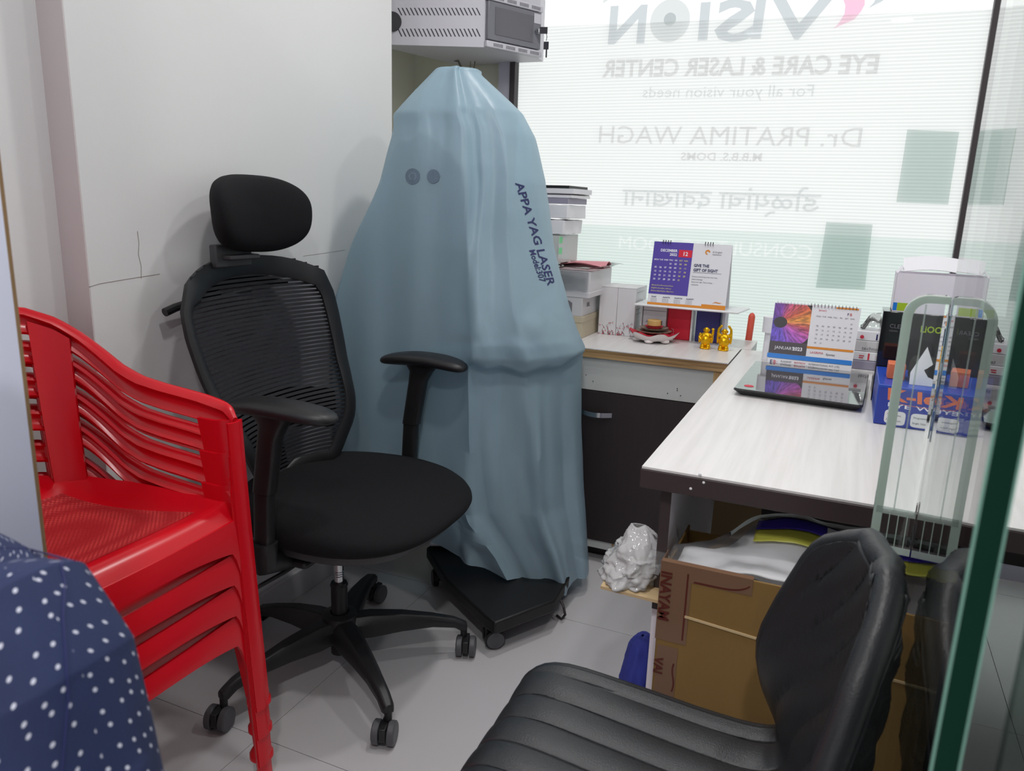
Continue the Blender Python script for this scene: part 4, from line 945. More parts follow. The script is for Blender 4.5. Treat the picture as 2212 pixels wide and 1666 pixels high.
part('purple_panel', f.rect(0, .17*h_, .51*w_, h_), M['purple'], t, smooth=False)
part('month_flag', f.rect(.335*w_, .77*h_, .505*w_, .885*h_, .0008), M['redcard'], t, smooth=False)
part('orange_strip', merge(f.rect(0, .0, w_, .035*h_), f.rect(.70*w_, .034*h_, w_, .065*h_)), M['orange'], t, smooth=False)
wh, ye, bk_, gy = [], [], [], []
s_ = h_*.05
wh += [('DECEMBER', .315*w_, .845*h_, s_*1.15, 'RIGHT', f, .001, .95, .03), ('2022', .315*w_, .785*h_, s_*1.15, 'RIGHT', f, .001, 1, .03), ('12', .42*w_, .795*h_, s_*1.7, 'CENTER', f, .0013, 1, .02)]
for k, d in enumerate(('MON', 'TUE', 'WED', 'THU', 'FRI', 'SAT', 'SUN')): (ye if k > 4 else wh).append((d, (.055+.064*k)*w_, .705*h_, s_*.62, 'CENTER', f, .001, 1, .02))
for d in range(1, 32):
    q = d+2; r, k = q//7, q % 7; (ye if k > 4 else wh).append(('%02d' % d, (.055+.064*k)*w_, (.645-.062*r)*h_, s_*.75, 'CENTER', f, .001, 1, .02))
for k, st in enumerate(('#ExtendYourPreventionVision', '#SightForEveryEye | #Vision', '#AdvanceEyeHealth | #EyeCare')): ye.append((st, .03*w_, (.30-.045*k)*h_, s_*.62, 'LEFT', f, .001, .9))
part('month_name', texts(wh[:2]), M['inkwhite'], t, smooth=False); part('month_number', texts(wh[2:3]), M['inkwhite'], t, smooth=False); part('printed_days', texts(wh[3:]), M['inkwhite'], t, smooth=False); part('printed_slogan', texts(ye[-3:]), M['inkyellow'], t, smooth=False); part('printed_weekend', texts(ye[:-3]), M['inkyellow'], t, smooth=False)
bk_ += [('GIVE THE', .545*w_, .635*h_, s_*1.25, 'LEFT', f, .0008, .9, .03), ('GIFT OF SIGHT', .545*w_, .565*h_, s_*1.25, 'LEFT', f, .0008, .9, .03)]
for k, st in enumerate(('Exercise yard and enjoy their view, these', 'patient advantage.', 'Secure your sight. There is always', 'compassion.')): gy.append((st, .54*w_, (.475-.042*k)*h_, s_*.55, 'LEFT', f, .0008, .85))
for k, st in enumerate(('Acrysof', 'AcrySof IQ', 'AcrySof Cat', 'AcrySof RT')):
    bk_.append((st, (.045+.152*k)*w_, .118*h_, s_*.55, 'LEFT', f, .0008, .9, .02))
    for j in range(3): gy.append(('Intraocular Lens', (.04+.152*k)*w_, (.092-.022*j)*h_, s_*.34, 'LEFT', f, .0008, .9))
gy += [('Al Surgical', .76*w_, .865*h_, s_*.75, 'LEFT', f, .0008, .9), ('Ophthalmics', .76*w_, .83*h_, s_*.6, 'LEFT', f, .0008, .9)]
part('printed_heading', texts(bk_[:2]), M['inkblue'], t, smooth=False)
for q_ in bk_[2:]: part('printed_name', texts([q_]), M['inkblue'], t, smooth=False)
pass; part('printed_text', texts(gy), M['inkgrey'], t, smooth=False)
part('print_line', f.rect(.545*w_, .545*h_, .90*w_, .549*h_), M['inkblue'], t, smooth=False)
lg = MB(); lg.add([f.p(.70*w_+.0085*cos(a*pi/8)*(1 if a % 2 else 1), .87*h_+.0085*sin(a*pi/8), .0008) for a in range(0, 13)]+[f.p(.70*w_+.004*cos(a*pi/8), .866*h_+.004*sin(a*pi/8), .0008) for a in range(12, -1, -1)], [tuple(range(26))])
lg.add([f.p(u*w_, v*h_, .0008) for u, v in ((.83, .085), (.87, .10), (.92, .09), (.95, .10), (.92, .105), (.87, .115))], [tuple(range(6))]); part('printed_logo', lg, M['orange'], t, smooth=False)
for k in range(4):
    for u in (.12, .66): c = f.p((u+.032*k)*w_, h_-.002, 0); part('binding_ring', MB().tube([c+V((0, .006*cos(a)-.002, .006*sin(a)+.002)) for a in [i*pi/4 for i in range(8)]], .0009, 5), M['inkblack'], t)
# gold laughing figurines
def figurine(c, arms, label):
    s = MB(); h = .078
    def E(x, y, z, r): s.ell(c+V((x, y, z)), r, 14, 10)
    E(0, 0, .028, (.0185, .015, .018)); E(0, -.006, .030, (.013, .012, .012)); E(0, 0, .045, (.0165, .012, .011)); E(0, -.002, .063, (.0088, .0085, .0092)); E(0, -.009, .059, (.003, .003, .002))
    for sg in (-1, 1):
        E(sg*.009, -.001, .008, (.0085, .010, .009)); E(sg*.010, -.006, .003, (.007, .010, .003)); E(sg*.0092, .0, .062, (.002, .002, .005)); E(sg*.007, -.009, .043, (.006, .004, .005))
        up = arms == 'up' or (arms == 'one' and sg == 1)
        if arms == 'up': s.tube([c+V((sg*.013, 0, .048)), c+V((sg*.021, 0, .056)), c+V((sg*.020, 0, .070)), c+V((sg*.014, 0, .078))], [.0055, .005, .004, .004], 8); E(sg*.012, 0, .080, (.0045, .0045, .004)); s.ell(c+V((sg*.0215, .003, .042)), (.004, .006, .022), 10, 8)
        elif up: s.tube([c+V((.012, 0, .046)), c+V((.021, -.002, .050)), c+V((.022, -.004, .064))], [.0055, .005, .004], 8); E(.021, -.004, .067, (.0055, .005, .004)); s.ell(c+V((.020, .003, .036)), (.004, .006, .018), 10, 8)
        else: s.tube([c+V((-.013, 0, .048)), c+V((-.021, -.004, .038)), c+V((-.014, -.012, .030))], [.0055, .005, .0045], 8); s.ell(c+V((-.021, .004, .034)), (.005, .006, .018), 10, 8)
    s.lathe([(.017, 0), (.018, .003), (.012, .005)], c, 20)
    o = single('figurine', s, M['gold'], label, 'figurine', 'gold figurines on the cabinet'); r = o.modifiers.new('r', 'REMESH'); r.mode = 'VOXEL'; r.voxel_size = .0011; r.use_smooth_shade = True; return o
figurine(P(1523, 753, z=.7505), 'one', 'gold laughing figurine with a sack over one shoulder, nearer the petal dish')
figurine(P(1562, 757, z=.7505), 'up', 'gold laughing figurine with both arms raised')
# petal dish with candle
c = P(1412, 736, z=.7505); c.y -= .01
t = thing('petal_dish', 'white scalloped petal dish with red paint inside', 'dish', c)
def sc_(amp, n, dz_=0):
    return lambda a, r, h: (r*(1+amp*cos(n*a)*(r/.08)), h+(dz_*cos(n*a)*(r/.08)**2))
part('dish', MB().lathe([(.03, .010), (.055, .006), (.068, .014), (.080, .030), (.081, .032), (.074, .022), (.05, .016), (.02, .015)], c, 96, fn=sc_(.10, 6, .006)), M['petal'], t)
part('red_lining', MB().lathe([(.079, .0325), (.072, .0245), (.05, .0185), (.02, .0175)], c, 96, fn=sc_(.10, 6, .006)), M['redpaint'], t)
for k in range(6): a = 2*pi*k/6+.5; part('foot', MB().ell(c+V((.056*cos(a), .056*sin(a), .0075)), (.016, .016, .0075), 14, 8), M['petal'], t)
t2 = thing('lotus_holder', 'bronze lotus candle holder resting on the white petal dish', 'candle holder', c+V((0, 0, .02)))
part('petal_ring', MB().lathe([(.02, .028), (.045, .030), (.060, .036), (.061, .038), (.04, .036), (.02, .035)], c, 120, fn=sc_(.05, 15, .002)), M['brownpetal'], t2)
part('petal_ring', MB().lathe([(.015, .036), (.036, .040), (.048, .047), (.049, .049), (.03, .044), (.015, .043)], c, 120, fn=sc_(.06, 12, .002)), M['brownpetal'], t2)
part('collar', MB().lathe([(.012, .044), (.024, .046), (.030, .052), (.031, .054), (.02, .051), (.012, .050)], c, 96, fn=sc_(.07, 12, .002)), M['redpaint'], t2)
single('candle', MB().lathe([(.022, 0), (.0235, .002), (.0235, .018), (.022, .020), (.020, .0185), (.004, .018)], c+V((0, 0, .0545)), 32), M['candle'], 'short tan candle in the bronze lotus holder', 'candle')
# coral bar
single('coral_bar', MB().tube([V((-.322, 2.862, .0805)), V((-.308, 2.860, .72)), V((-.304, 2.860, .832)), V((-.3035, 2.860, .841)), V((-.303, 2.860, .845))], [.012, .012, .012, .008, .002], 16), M['coral'], 'coral red rounded bar standing between cabinet and window', 'bar')

# ================================================================== THINGS ON THE DESK
bl, br = P(1655, 795, z=.7505), P(1836, 815, z=.7505); bl.y = br.y = (bl.y+br.y)/2
tl, tr = P(1680, 652, y=2.40), P(1861, 667, y=2.40); tl.z = tr.z = (tl.z+tr.z)/2
t, f, w_, h_ = tent('desk_calendar', 'January 2023 desk calendar with an iris photograph, on the white desk', bl, br, tl, tr, .10, ((bl+br)/2+V((0, .05, 0))))
V0 = .165
eq = f.rect(.0, .415*h_, .455*w_, .985*h_); o = part('iris_photo', eq, M['eye'], t, smooth=False, label='violet and orange iris photograph'); set_uv(o, [(0, 0), (.80, 0), (.80, 1), (0, 1)]*2)
part('month_block', f.rect(0, .235*h_, .455*w_, .415*h_), M['darkgrey'], t, smooth=False)
part('blue_strip', f.rect(-.01*w_, V0*h_, 1.0*w_, .232*h_, .001), M['brightblue'], t, smooth=False)
part('orange_strip', merge(f.rect(.455*w_, .352*h_, w_, .385*h_), f.rect(.74*w_, .965*h_, w_, .99*h_)), M['orange'], t, smooth=False)
s_ = h_*.05
part('month_name', merge(texts([('2023', .285*w_, .30*h_, s_*1.45, 'LEFT', f, .001, .95, .03)]), texts([('JANUARY', .07*w_, .30*h_, s_*1.35, 'LEFT', f, .001, .95)])), M['inkwhite'], t, smooth=False)
gy = []
for k, d in enumerate(('MON', 'TUE', 'WED', 'THU', 'FRI', 'SAT', 'SUN')): gy.append((d, (.545+.066*k)*w_, .825*h_, s_*.55, 'CENTER', f))
for d in range(1, 32):
    q = d+5; r, k = q//7, q % 7; gy.append(('%02d' % d, (.545+.066*k)*w_, (.745-.062*r)*h_, s_*.62, 'CENTER', f))
gy += [('Eyemax', .69*w_, .275*h_, s_*.85, 'LEFT', f, .0008, .9, .01), ('INTERNATIONAL PVT. LTD.', .50*w_, .112*h_, s_*.72, 'LEFT', f, .0008, .95), ('FLAGSHIP', .165*w_, .112*h_, s_*.72, 'LEFT', f, .0008, .95)]
for k in range(3): gy.append(('Regd. Office and Works: Plot No. 12, Industrial Estate, Road No. 4', .165*w_, (.085-.024*k)*h_, s_*.36, 'LEFT', f))
part('printed_text', texts(gy), M['inkgrey'], t, smooth=False)
part('printed_red', texts([('January', .54*w_, .915*h_, s_*.7, 'LEFT', f), ('LAGRIMA', .50*w_, .285*h_, s_*.85, 'LEFT', f), ('BIOTECH', .33*w_, .112*h_, s_*.72, 'LEFT', f), ('B', .072*w_, .075*h_, s_*1.7, 'LEFT', f, .0008, .9, .0), ('B', .905*w_, .875*h_, s_*1.1, 'LEFT', f), (':', .112*w_, .085*h_, s_*1.5, 'LEFT', f)]), M['inkred'], t, smooth=False)
part('printed_logo', texts([('F', .03*w_, .075*h_, s_*1.7, 'LEFT', f, .0008, 1.1, .0), ('F', .875*w_, .875*h_, s_*1.1, 'LEFT', f)]), M['inkblue'], t, smooth=False)
for k in range(24):
    c = f.p((.03+.041*k)*w_, h_-.003, 0); part('binding_ring', MB().tube([c+V((0, .005*cos(a)-.001, .005*sin(a)+.002)) for a in [i*pi/3 for i in range(6)]], .0008, 4), M['inkwhite'] if k < 10 else M['inkgrey'], t)
# paper roll behind the calendar
rc_ = P(1672, 702, y=2.47); single('paper_roll', MB().tube([rc_+V((-.012, 0, .024)), rc_+V((-.012, 0, -.024))], [.021, .021], 24).tube([rc_+V((-.012, 0, -.024)), V((rc_.x-.012, 2.47, .7505))], [.012, .014], 16), M['paper'], 'white roll standing behind the January calendar', 'roll')
# glossy flat device
q = [(-.232, 1.930), (.066, 1.905), (.084, 2.325), (-.225, 2.338)]
t = thing('flat_device', 'flat glossy black tablet-like device lying before the January calendar', 'device', (-.08, 2.12, .7505))
def inset(qs, d): c = sum((V((a, b, 0)) for a, b in qs), V((0, 0, 0)))/4; return [c+(V((a, b, 0))-c)*(1-d) for a, b in qs]
def rnd(qs, r=.012, n=5):
    out = []; m = len(qs)
    for i in range(m):
        p, a, b = qs[i], qs[i-1], qs[(i+1) % m]; A_ = p+(a-p).normalized()*r; B_ = p+(b-p).normalized()*r
        for k in range(n+1): s = k/n; out.append(A_*(1-s)**2+p*2*s*(1-s)+B_*s*s)
    return out
l0, l1, l2 = [rnd(inset(q, d)) for d in (.09, .0, .012)]
part('casing', MB().ring_loft([[p+V((0, 0, z)) for p in l] for l, z in ((l0, .7505), (l1, .764), (l1, .766), (l2, .7675))]), M['blackplas'], t)
part('glass_top', MB().ring_loft([[p+V((0, 0, z)) for p in l2] for z in (.7676, .769)]), M['glossgrey'], t, smooth=False)
e = P(1618, 834, z=.7692); part('logo', MB().lathe([(.012, .0), (.012, .0004)], e, 20), M['inkred'], t, smooth=False, label='small red round mark')
e = P(1846, 842, z=.7692); part('display', MB().box(e, (.028, .03, .0005)), M['castergrey'], t, smooth=False)
# flat packs between the calendar and the blue box
PK = [('flat_pack', 'grey wrapped pack at the bottom of the pile right of the January calendar', M['greyfolder'], .7505, .776, .05, .155), ('flat_pack', 'white pack with red marks in the pile right of the January calendar', M['paper'], .777, .802, .045, .152), ('flat_pack', 'silvery wrapped pack with grey lettering in the pile by the calendar', M['greybox'], .803, .834, .042, .152), ('flat_pack', 'white pack with a navy emblem on top of the pile by the calendar', M['paper'], .835, .862, .035, .154)]
for k, (nm, lb, m, za, zb, xa, xb) in enumerate(PK):
    t = carton(nm, lb, m, xa-.06, xb, 2.475+.008*k, 2.60, za, zb, 'packs piled beside the January calendar', 'pack'); f = Fr((xa, 2.4748+.008*k, za), (1, 0, 0), (0, 0, 1))
    if k == 3:
        part('emblem', MB().prism([f.p(.060, .003), f.p(.085, .003), f.p(.0865, .021), f.p(.0605, .021)], f.N*.0004), M['inkblue'], t, smooth=False); part('emblem_peak', MB().prism([f.p(.064, .0035, .0009), f.p(.0725, .0035, .0009), f.p(.068, .013, .0009)], f.N*.0003), M['inkwhite'], t, smooth=False)
        part('red_ring', MB().lathe([(.004, 0), (.0055, 0), (.0055, .0006), (.004, .0006)], (0, 0, 0), 20).xf(Matrix.Translation(f.p(.022, .010, .001)) @ Matrix.Rotation(pi/2, 4, 'X')), M['inkred'], t)
    if k == 2: part('printed_lettering', texts([('technology', .018, .004, .016, 'LEFT', f)]), M['inkgrey'], t, smooth=False)
    if k == 1: part('printed_mark', merge(f.rect(.034, .002, .039, .022), f.rect(.01, .006, .022, .009), f.rect(.01, .012, .024, .015)), M['inkred'], t, smooth=False)
single('plastic_bag', MB().slab(lambda u, v: V((.05+.095*u, 2.52+.05*v, .870+.040*sin(pi*u)*sin(pi*v)+.014*noise.noise(V((u*5, v*5, 7))))), 16, 12, .0008), M['wrap'], 'crumpled clear plastic bag on top of the packs by the calendar', 'bag')
# blue box
t = carton('blue_box', 'blue spectacle-lens carton on the desk beside the glass door', M['blueb'], .088, .335, 1.826, 2.05, .7505, .840)
f = Fr((.088, 1.8257, .7505), (1, 0, 0), (0, 0, 1))
part('front_panel', f.rect(.002, .001, .245, .082), M['bluefront'], t, smooth=False)
part('printed_lettering', text_fit('K-lens', f, .022, .058, .150, .026, .0008, 0, .03, -.1), M['orangebox'], t, smooth=False)
part('printed_tagline', text_fit('EYE WEAR', f, .024, .043, .14, .009, .0008, 0, .01), M['inkwhite'], t, smooth=False)
part('printed_swoosh', MB().slab(lambda u, v: f.p(.03+.13*u, .0535-.004*sin(pi*u)+.001*v, .0008), 14, 1, .0002), M['orangebox'], t, smooth=False)
for k in range(4):
    u = .020+.052*k; pts = []
    for a, b in se(.021, .0155, 5, 24): pts.append(f.p(u+.021+a, .020+b, .0008))
    lab = part('white_label', MB().prism(pts, f.N*.0003), M['paper'], t, smooth=False)
    part('printed_text', texts([('Progressive', u+.005, .024, .006, 'LEFT', f, .0014), ('Single Vision', u+.004, .012, .006, 'LEFT', f, .0014)]), M['inkgrey'], lab, smooth=False)
t = carton('black_box', 'upright black carton standing behind the blue carton', M['glossblack'], .086, .30, 2.06, 2.16, .7505, .975); f = Fr((.086, 2.0598, .7505), (1, 0, 0), (0, 0, 1))
part('printed_lettering', texts([('CLEAR', .018, .185, .014, 'LEFT', f), ('VISION', .018, .176, .006, 'LEFT', f)]), M['inkgrey'], t, smooth=False)
part('printed_green', texts([('LiOO', .085, .182, .022, 'LEFT', f, .0008, .9, .02)]), M['lime'], t, smooth=False)
t = thing('white_box', 'open-topped white carton standing on the black carton', 'box', (.20, 2.11, .9755))
xa, xb, ya, yb, za, zb = .104, .262, 2.062, 2.155, .9755, 1.068
for a, b in (((xa, ya, za), (xb, ya+.0015, zb)), ((xa, yb-.0015, za), (xb, yb, zb)), ((xa, ya, za), (xa+.0015, yb, zb)), ((xb-.0015, ya, za), (xb, yb, zb)), ((xa, ya, za), (xb, yb, za+.0015))): part('side_panel', MB().box2(a, b), M['lilac'], t, smooth=False)
part('lid_flap', MB().slab(lambda u, v: V((xa+.012+(xb-xa-.024)*u, ya+.004+.05*v, zb+.004+.012*sin(pi*u)*.6+.030*v)), 12, 6, .0012), M['paper'], t, label='bent top flap')
part('lid_flap', MB().slab(lambda u, v: V((xa+.002+.010*u, ya+.006+.07*v, zb+.014*u)), 3, 3, .001), M['lilac'], t)
part('lid_flap', MB().slab(lambda u, v: V((xb-.002-.010*u, ya+.006+.07*v, zb+.014*u)), 3, 3, .001), M['lilac'], t)
f = Fr((xa, ya, za), (1, 0, 0), (0, 0, 1)); part('lime_label', f.rect(.010, .003, .05, .022), M['lime'], t, smooth=False); part('blue_label', f.rect(.001, .003, .0095, .022), M['brightblue'], t, smooth=False)
single('spectacle_case', MB().ring_loft([[V((.185+x, 1.93+y, z)) for x, y in se(a, b, 3, 28)] for a, b, z in ((.030, .055, .8405), (.035, .06, .850), (.035, .06, .875), (.030, .055, .888), (.012, .03, .892))]), M['blackfab'], 'black spectacle case lying on the blue carton', 'case')
single('folded_card', MB().slab(lambda u, v: V((.150+.05*u, 1.868+.008*v, .8405+.085*v*(1-abs(2*u-1)*.7))), 8, 6, .001), M['paper'], 'small folded white card propped on the blue carton', 'card')
carton('orange_box', 'small orange packet on the blue carton', M['orangebox'], .106, .142, 1.90, 1.95, .8405, .875)

# ================================================================== GLASS DOOR WITH HANDLE
Fp, Np = V((.1265, 1.150, 0)), V((.0655, .380, 0)); pd = (Fp-Np).normalized(); pn = V((pd.y, -pd.x, 0)); TH = .0125
t = thing('glass_door', 'frameless clear glass door seen almost edge-on at the right', 'door', ((Fp+Np)/2))
part('glass_pane', MB().prism([Np+V((0, 0, .01)), Fp+V((0, 0, .01)), Fp+pn*TH+V((0, 0, .01)), Np+pn*TH+V((0, 0, .01))], (0, 0, 2.1)), M['door_glass'], t, smooth=False)
def ed(a, b, m, nm, d=.0006): part(nm, MB().prism([Np+pn*a-pd*.0002+V((0, 0, .01)), Np+pn*b-pd*.0002+V((0, 0, .01)), Np+pn*b-pd*d+V((0, 0, .01)), Np+pn*a-pd*d+V((0, 0, .01))], (0, 0, 2.1)), m, t, smooth=False)
ed(.0014, TH-.0012, M['glassedge'], 'polished_edge'); ed(0, .0013, M['glassbevel'], 'edge_arris'); ed(TH-.0011, TH, M['glassbevel'], 'edge_arris')
out = []
z0_, z1_, xw = .742, 1.102, .054; r = .030
def hp_(u, z): return Fp-pd*.030-pn*u+V((0, 0, z))
for (cu, cz, a0) in ((r*.3, z0_+.004, None), ):
    pass
pl = [(.0005, z0_), (xw-.006, z0_)]+[(xw-.006+.006*sin(a), z0_+.006-.006*cos(a)) for a in [pi/8*k for k in range(1, 5)]]+[(xw-r+r*cos(a), z1_-r+r*sin(a)) for a in [pi/16*k for k in range(0, 9)]]+[(.0005, z1_)]
hb = MB().prism([hp_(u, z) for u, z in pl], pd*.028)
dh = single('door_handle', hb, M['acrylic'], 'thick clear acrylic pull handle on the glass door', 'handle', bevel=.0085, seg=2, smooth=False)

def hstrip(u0, u1, z0, z1, nm, m, off=-.0008):
    part(nm, MB().prism([hp_(u0, z0)+pd*(off-.0006), hp_(u1, z0)+pd*(off-.0006), hp_(u1, z1)+pd*(off-.0006), hp_(u0, z1)+pd*(off-.0006)], pd*.0006), m, dh, smooth=False)
arc_o = [(xw-.030+.0295*cos(a), z1_-.030+.0295*sin(a)) for a in [pi/20*k for k in range(0, 11)]]; arc_i = [(xw-.030+.018*cos(a), z1_-.030+.020*sin(a)) for a in [pi/20*k for k in range(0, 11)]]
ed_mb = MB(); po = [(xw-.0005, z0_+.004)]+arc_o+[(.001, z1_-.0005)]; pi_ = [(xw-.012, z0_+.010)]+arc_i+[(.001, z1_-.010)]
for k in range(len(po)-1):
    ed_mb.prism([hp_(*po[k])-pd*.0012, hp_(*po[k+1])-pd*.0012, hp_(*pi_[k+1])-pd*.0012, hp_(*pi_[k])-pd*.0012], pd*.0008)
part('bevel_refraction', ed_mb, M['refr'], dh, smooth=False, label='pale green strip painting the light refracted in the bevelled edge')  # refraction in the bevel painted as a flat strip on the front face
hstrip(.0275, .0295, .80, z1_-.012, 'refraction_bar', M['refr2'])  # flat strips paint refracted light in the handle; nothing is cut in
for u in (.010, .021, .032): hstrip(u, u+.0012, z0_+.010, z0_+.058, 'refraction_bar', M['refr'])
hstrip(.001, xw-.004, z0_+.056, z0_+.066, 'refraction_bar', M['refr2']); hstrip(.001, xw-.002, z0_, z0_+.010, 'bottom_glint', M['refr3'])  # bright bars and bottom glint painted on as refracted light

M['side_glass'] = thin_clear('grey_green_side_glass', (.62, .69, .66), 1.45, .02)
single('added_glass_panel', MB().box2((.087, .352, .01), (.95, .360, 2.11)), M['side_glass'], 'added grey-green glass panel dimming the view at the extreme right, beyond the dark green door edge', 'glass panel', smooth=False)  # tinted panel added to darken what lies right of the door edge

# ================================================================== BLACK LEATHERETTE CHAIR
t = thing('tub_chair', 'black channel-stitched leatherette chair in the foreground', 'chair', (-.17, .865, 0))
PX = [-.385, -.39, -.375, -.33, -.22, -.10, -.015, .040, .064, .078, .085, .087, .085]
PZ = [.360, .40, .432, .444, .436, .426, .428, .462, .535, .625, .71, .785, .835]
PW = [.150, .165, .180, .192, .198, .200, .202, .200, .196, .186, .165, .130, .050]
NPT = len(PX)-1
def cr1(a, f):
    i = min(int(f), NPT-1); q = f-i; p0, p1, p2, p3 = a[max(i-1, 0)], a[i], a[i+1], a[min(i+2, NPT)]
    return .5*((2*p1)+(-p0+p2)*q+(2*p0-5*p1+4*p2-p3)*q*q+(-p0+3*p1-3*p2+p3)*q**3)
def tub(u, v):
    f_ = u*NPT; x, z, wd = cr1(PX, f_), cr1(PZ, f_), max(.02, cr1(PW, f_)); s = 2*v-1
    bk = sstep(6, 9, f_); x -= bk*.085*(s*wd/.2)**2+bk*.17*s*wd; z += (1-bk)*.012*abs(s)**3
    rib = .006*(1-sstep(.82, 1, abs(s)))*(abs(sin(pi*3.5*((s*wd+bk*(.55*(z-.50)+.5*(z-.5)**2))/.2)))**.55-.6)
    nx, nz = -bk, 1-bk*.8; L_ = sqrt(nx*nx+nz*nz)
    if u > .06: x += nx/L_*rib; z += nz/L_*rib*(1 if u < .95 else 0)
    return V((x-.012, .865+s*wd, z))
shellm = MB().slab(tub, 72, 84, .034)
part('padded_shell', shellm, M['leather'], t, auto=180)
def piping():
    pts = [tub(i/40, 0) for i in range(3, 40)]+[tub(1, j/8) for j in range(9)]+[tub(i/40, 1) for i in range(39, 2, -1)]; return MB().tube(pts, .016, 10)
part('edge_roll', piping(), M['leather'], t, auto=180)
for sx, sy in ((-.34, .70), (-.34, 1.03), (.0, .70), (.0, 1.03)): part('leg', MB().tube([V((sx*.8-.03, .865+(sy-.865)*.7, .435)), V((sx, sy, .0))], [.016, .011], 12), M['blackplas'], t)
part('under_frame', MB().box((-.17, .865, .432), (.30, .26, .016)), M['blackplas'], t, bevel=.003)

# ================================================================== CARTON UNDER THE DESK
x0, x1, y0, y1, zt = -.232, .19, 1.205, 1.44, .622
t = thing('cardboard_carton', 'large taped brown cardboard carton in front of the desk', 'box', ((x0+x1)/2, (y0+y1)/2, 0))
k_ = .004
for a, b in (((x0, y0, 0), (x1, y0+k_, zt-.006)), ((x0, y1-k_, 0), (x1, y1, zt-.04)), ((x0, y0, 0), (x0+k_, y1, zt-.03)), ((x1-k_, y0, 0), (x1, y1, zt)), ((x0, y0, 0), (x1, y1, k_))): part('side_panel', MB().box2(a, b), M['card'], t, bevel=.0015)
f = Fr((x0, y0-.0003, 0), (1, 0, 0), (0, 0, 1))
part('packing_tape', merge(f.rect(-.0015, .470, .052, .615)), M['tape'], t, smooth=False, label='printed brown tape down the corner'); part('packing_tape', MB().box2((x0-.0012, y0-.0006, .470), (x0-.0002, y0+.05, .616)), M['tape'], t, smooth=False)
part('packing_tape', f.rect(.052, .588, .150, .616), M['tape'], t, smooth=False)
part('packing_tape', MB().box2((x0-.001, y0-.001, .6145), (x0+.15, y0+.012, .6175)), M['tape'], t, smooth=False)
part('packing_tape', f.rect(.004, .36, .040, .46), M['tape'], t, smooth=False)
part('tape_print', merge(MB().slab(lambda u, v: f.p(.044+.003*v, .478+.125*u, .0009), 10, 1, .0003), MB().slab(lambda u, v: f.p(.056+.09*u, .592-.003*v+.014*u**6, .0009), 16, 1, .0003), MB().slab(lambda u, v: f.p(.034+.003*v+.002*sin(u*6), .375+.055*u, .0009), 10, 1, .0003)), M['tapeink'], t, smooth=False)
fv = Fr((x0-.001, y0-.0012, .60), (0, 0, -1), (1, 0, 0))
for q_ in (('INAYAM', 0, .002, .026, 'LEFT', fv, .0008, .95, .03), ('VAI', .165, .002, .022, 'LEFT', fv, .0008, .95, .03)): part('tape_lettering', texts([q_]), M['tapeink'], t, smooth=False)
part('crease', MB().slab(lambda u, v: f.p(.046+.39*u, .522-.028*u+.004*v, .001), 20, 1, .002), M['cardpale'], t, label='pale pressed crease')
part('flap', MB().slab(lambda u, v: V((-.233-.125*u, 1.275+.005*u+(.20)*v, .500-.012*u*0+.002*sin(v*5))), 10, 10, .006), M['cardpale'], t, label='pale flap folded out to the left')
single('cardboard_piece', MB().slab(lambda u, v: V((-.243+.115*u, 1.86+.02*v, .30+.225*v+.006*sin(v*14)*(1-u))), 14, 16, .006), M['cardgrey'], 'torn dull cardboard piece leaning inside under the desk', 'cardboard')
# clear bedding bag with coloured band, bulging out of the carton
def heap(x, y):
    q = ((x+.02)/.21)**2; return .600+.012*sstep(-.24, -.1, x)+.034*math.exp(-((y-1.46)/.13)**2)*sstep(-.20, -.04, x)+.008*noise.noise(V((x*11, y*11, 2)))+.004*noise.noise(V((x*26, y*26, 5)))
t = thing('plastic_package', 'clear plastic package with violet and yellow band, bulging from the brown carton', 'package', (0, 1.4, .6))
def hs(u, v):
    x = -.275+.42*u; y = 1.222+(.11+.15*sstep(.15, .42, u))*v; z = heap(x, y) if x > -.235 else heap(x, y)-.02; e = min(v, 1-v)*9; return V((x, y, z-.02*max(0, 1-e)*(1 if v > .5 else .3)))
part('wrapper', MB().grid(hs, 60, 50), M['plastic'], t, auto=120)
part('white_filling', MB().slab(lambda u, v: V((-.215+.32*u, 1.24+(.08+.13*sstep(.15, .42, u))*v, heap(-.215+.32*u, 1.24+(.08+.13*sstep(.15, .42, u))*v)-.008)), 30, 26, .003), M['white'], t, auto=120)
def bandf(off, wd): return lambda u, v: V((-.10+.30*u, 1.405+off-.010*u-.03*abs(u-.3)+wd*v, heap(-.10+.30*u, 1.405+off-.010*u-.03*abs(u-.3)+wd*v)+.0022))
part('violet_band', MB().slab(bandf(-.012, .038), 40, 6, .0008), M['bandblue'], t, auto=120); part('yellow_band', MB().slab(bandf(-.052, .040), 40, 6, .0008), M['bandyellow'], t, auto=120)
part('white_patch', MB().slab(lambda u, v: bandf(-.006, .024)(.40+.25*u, v)+V((0, 0, .0015)), 12, 4, .0006), M['paper'], t)
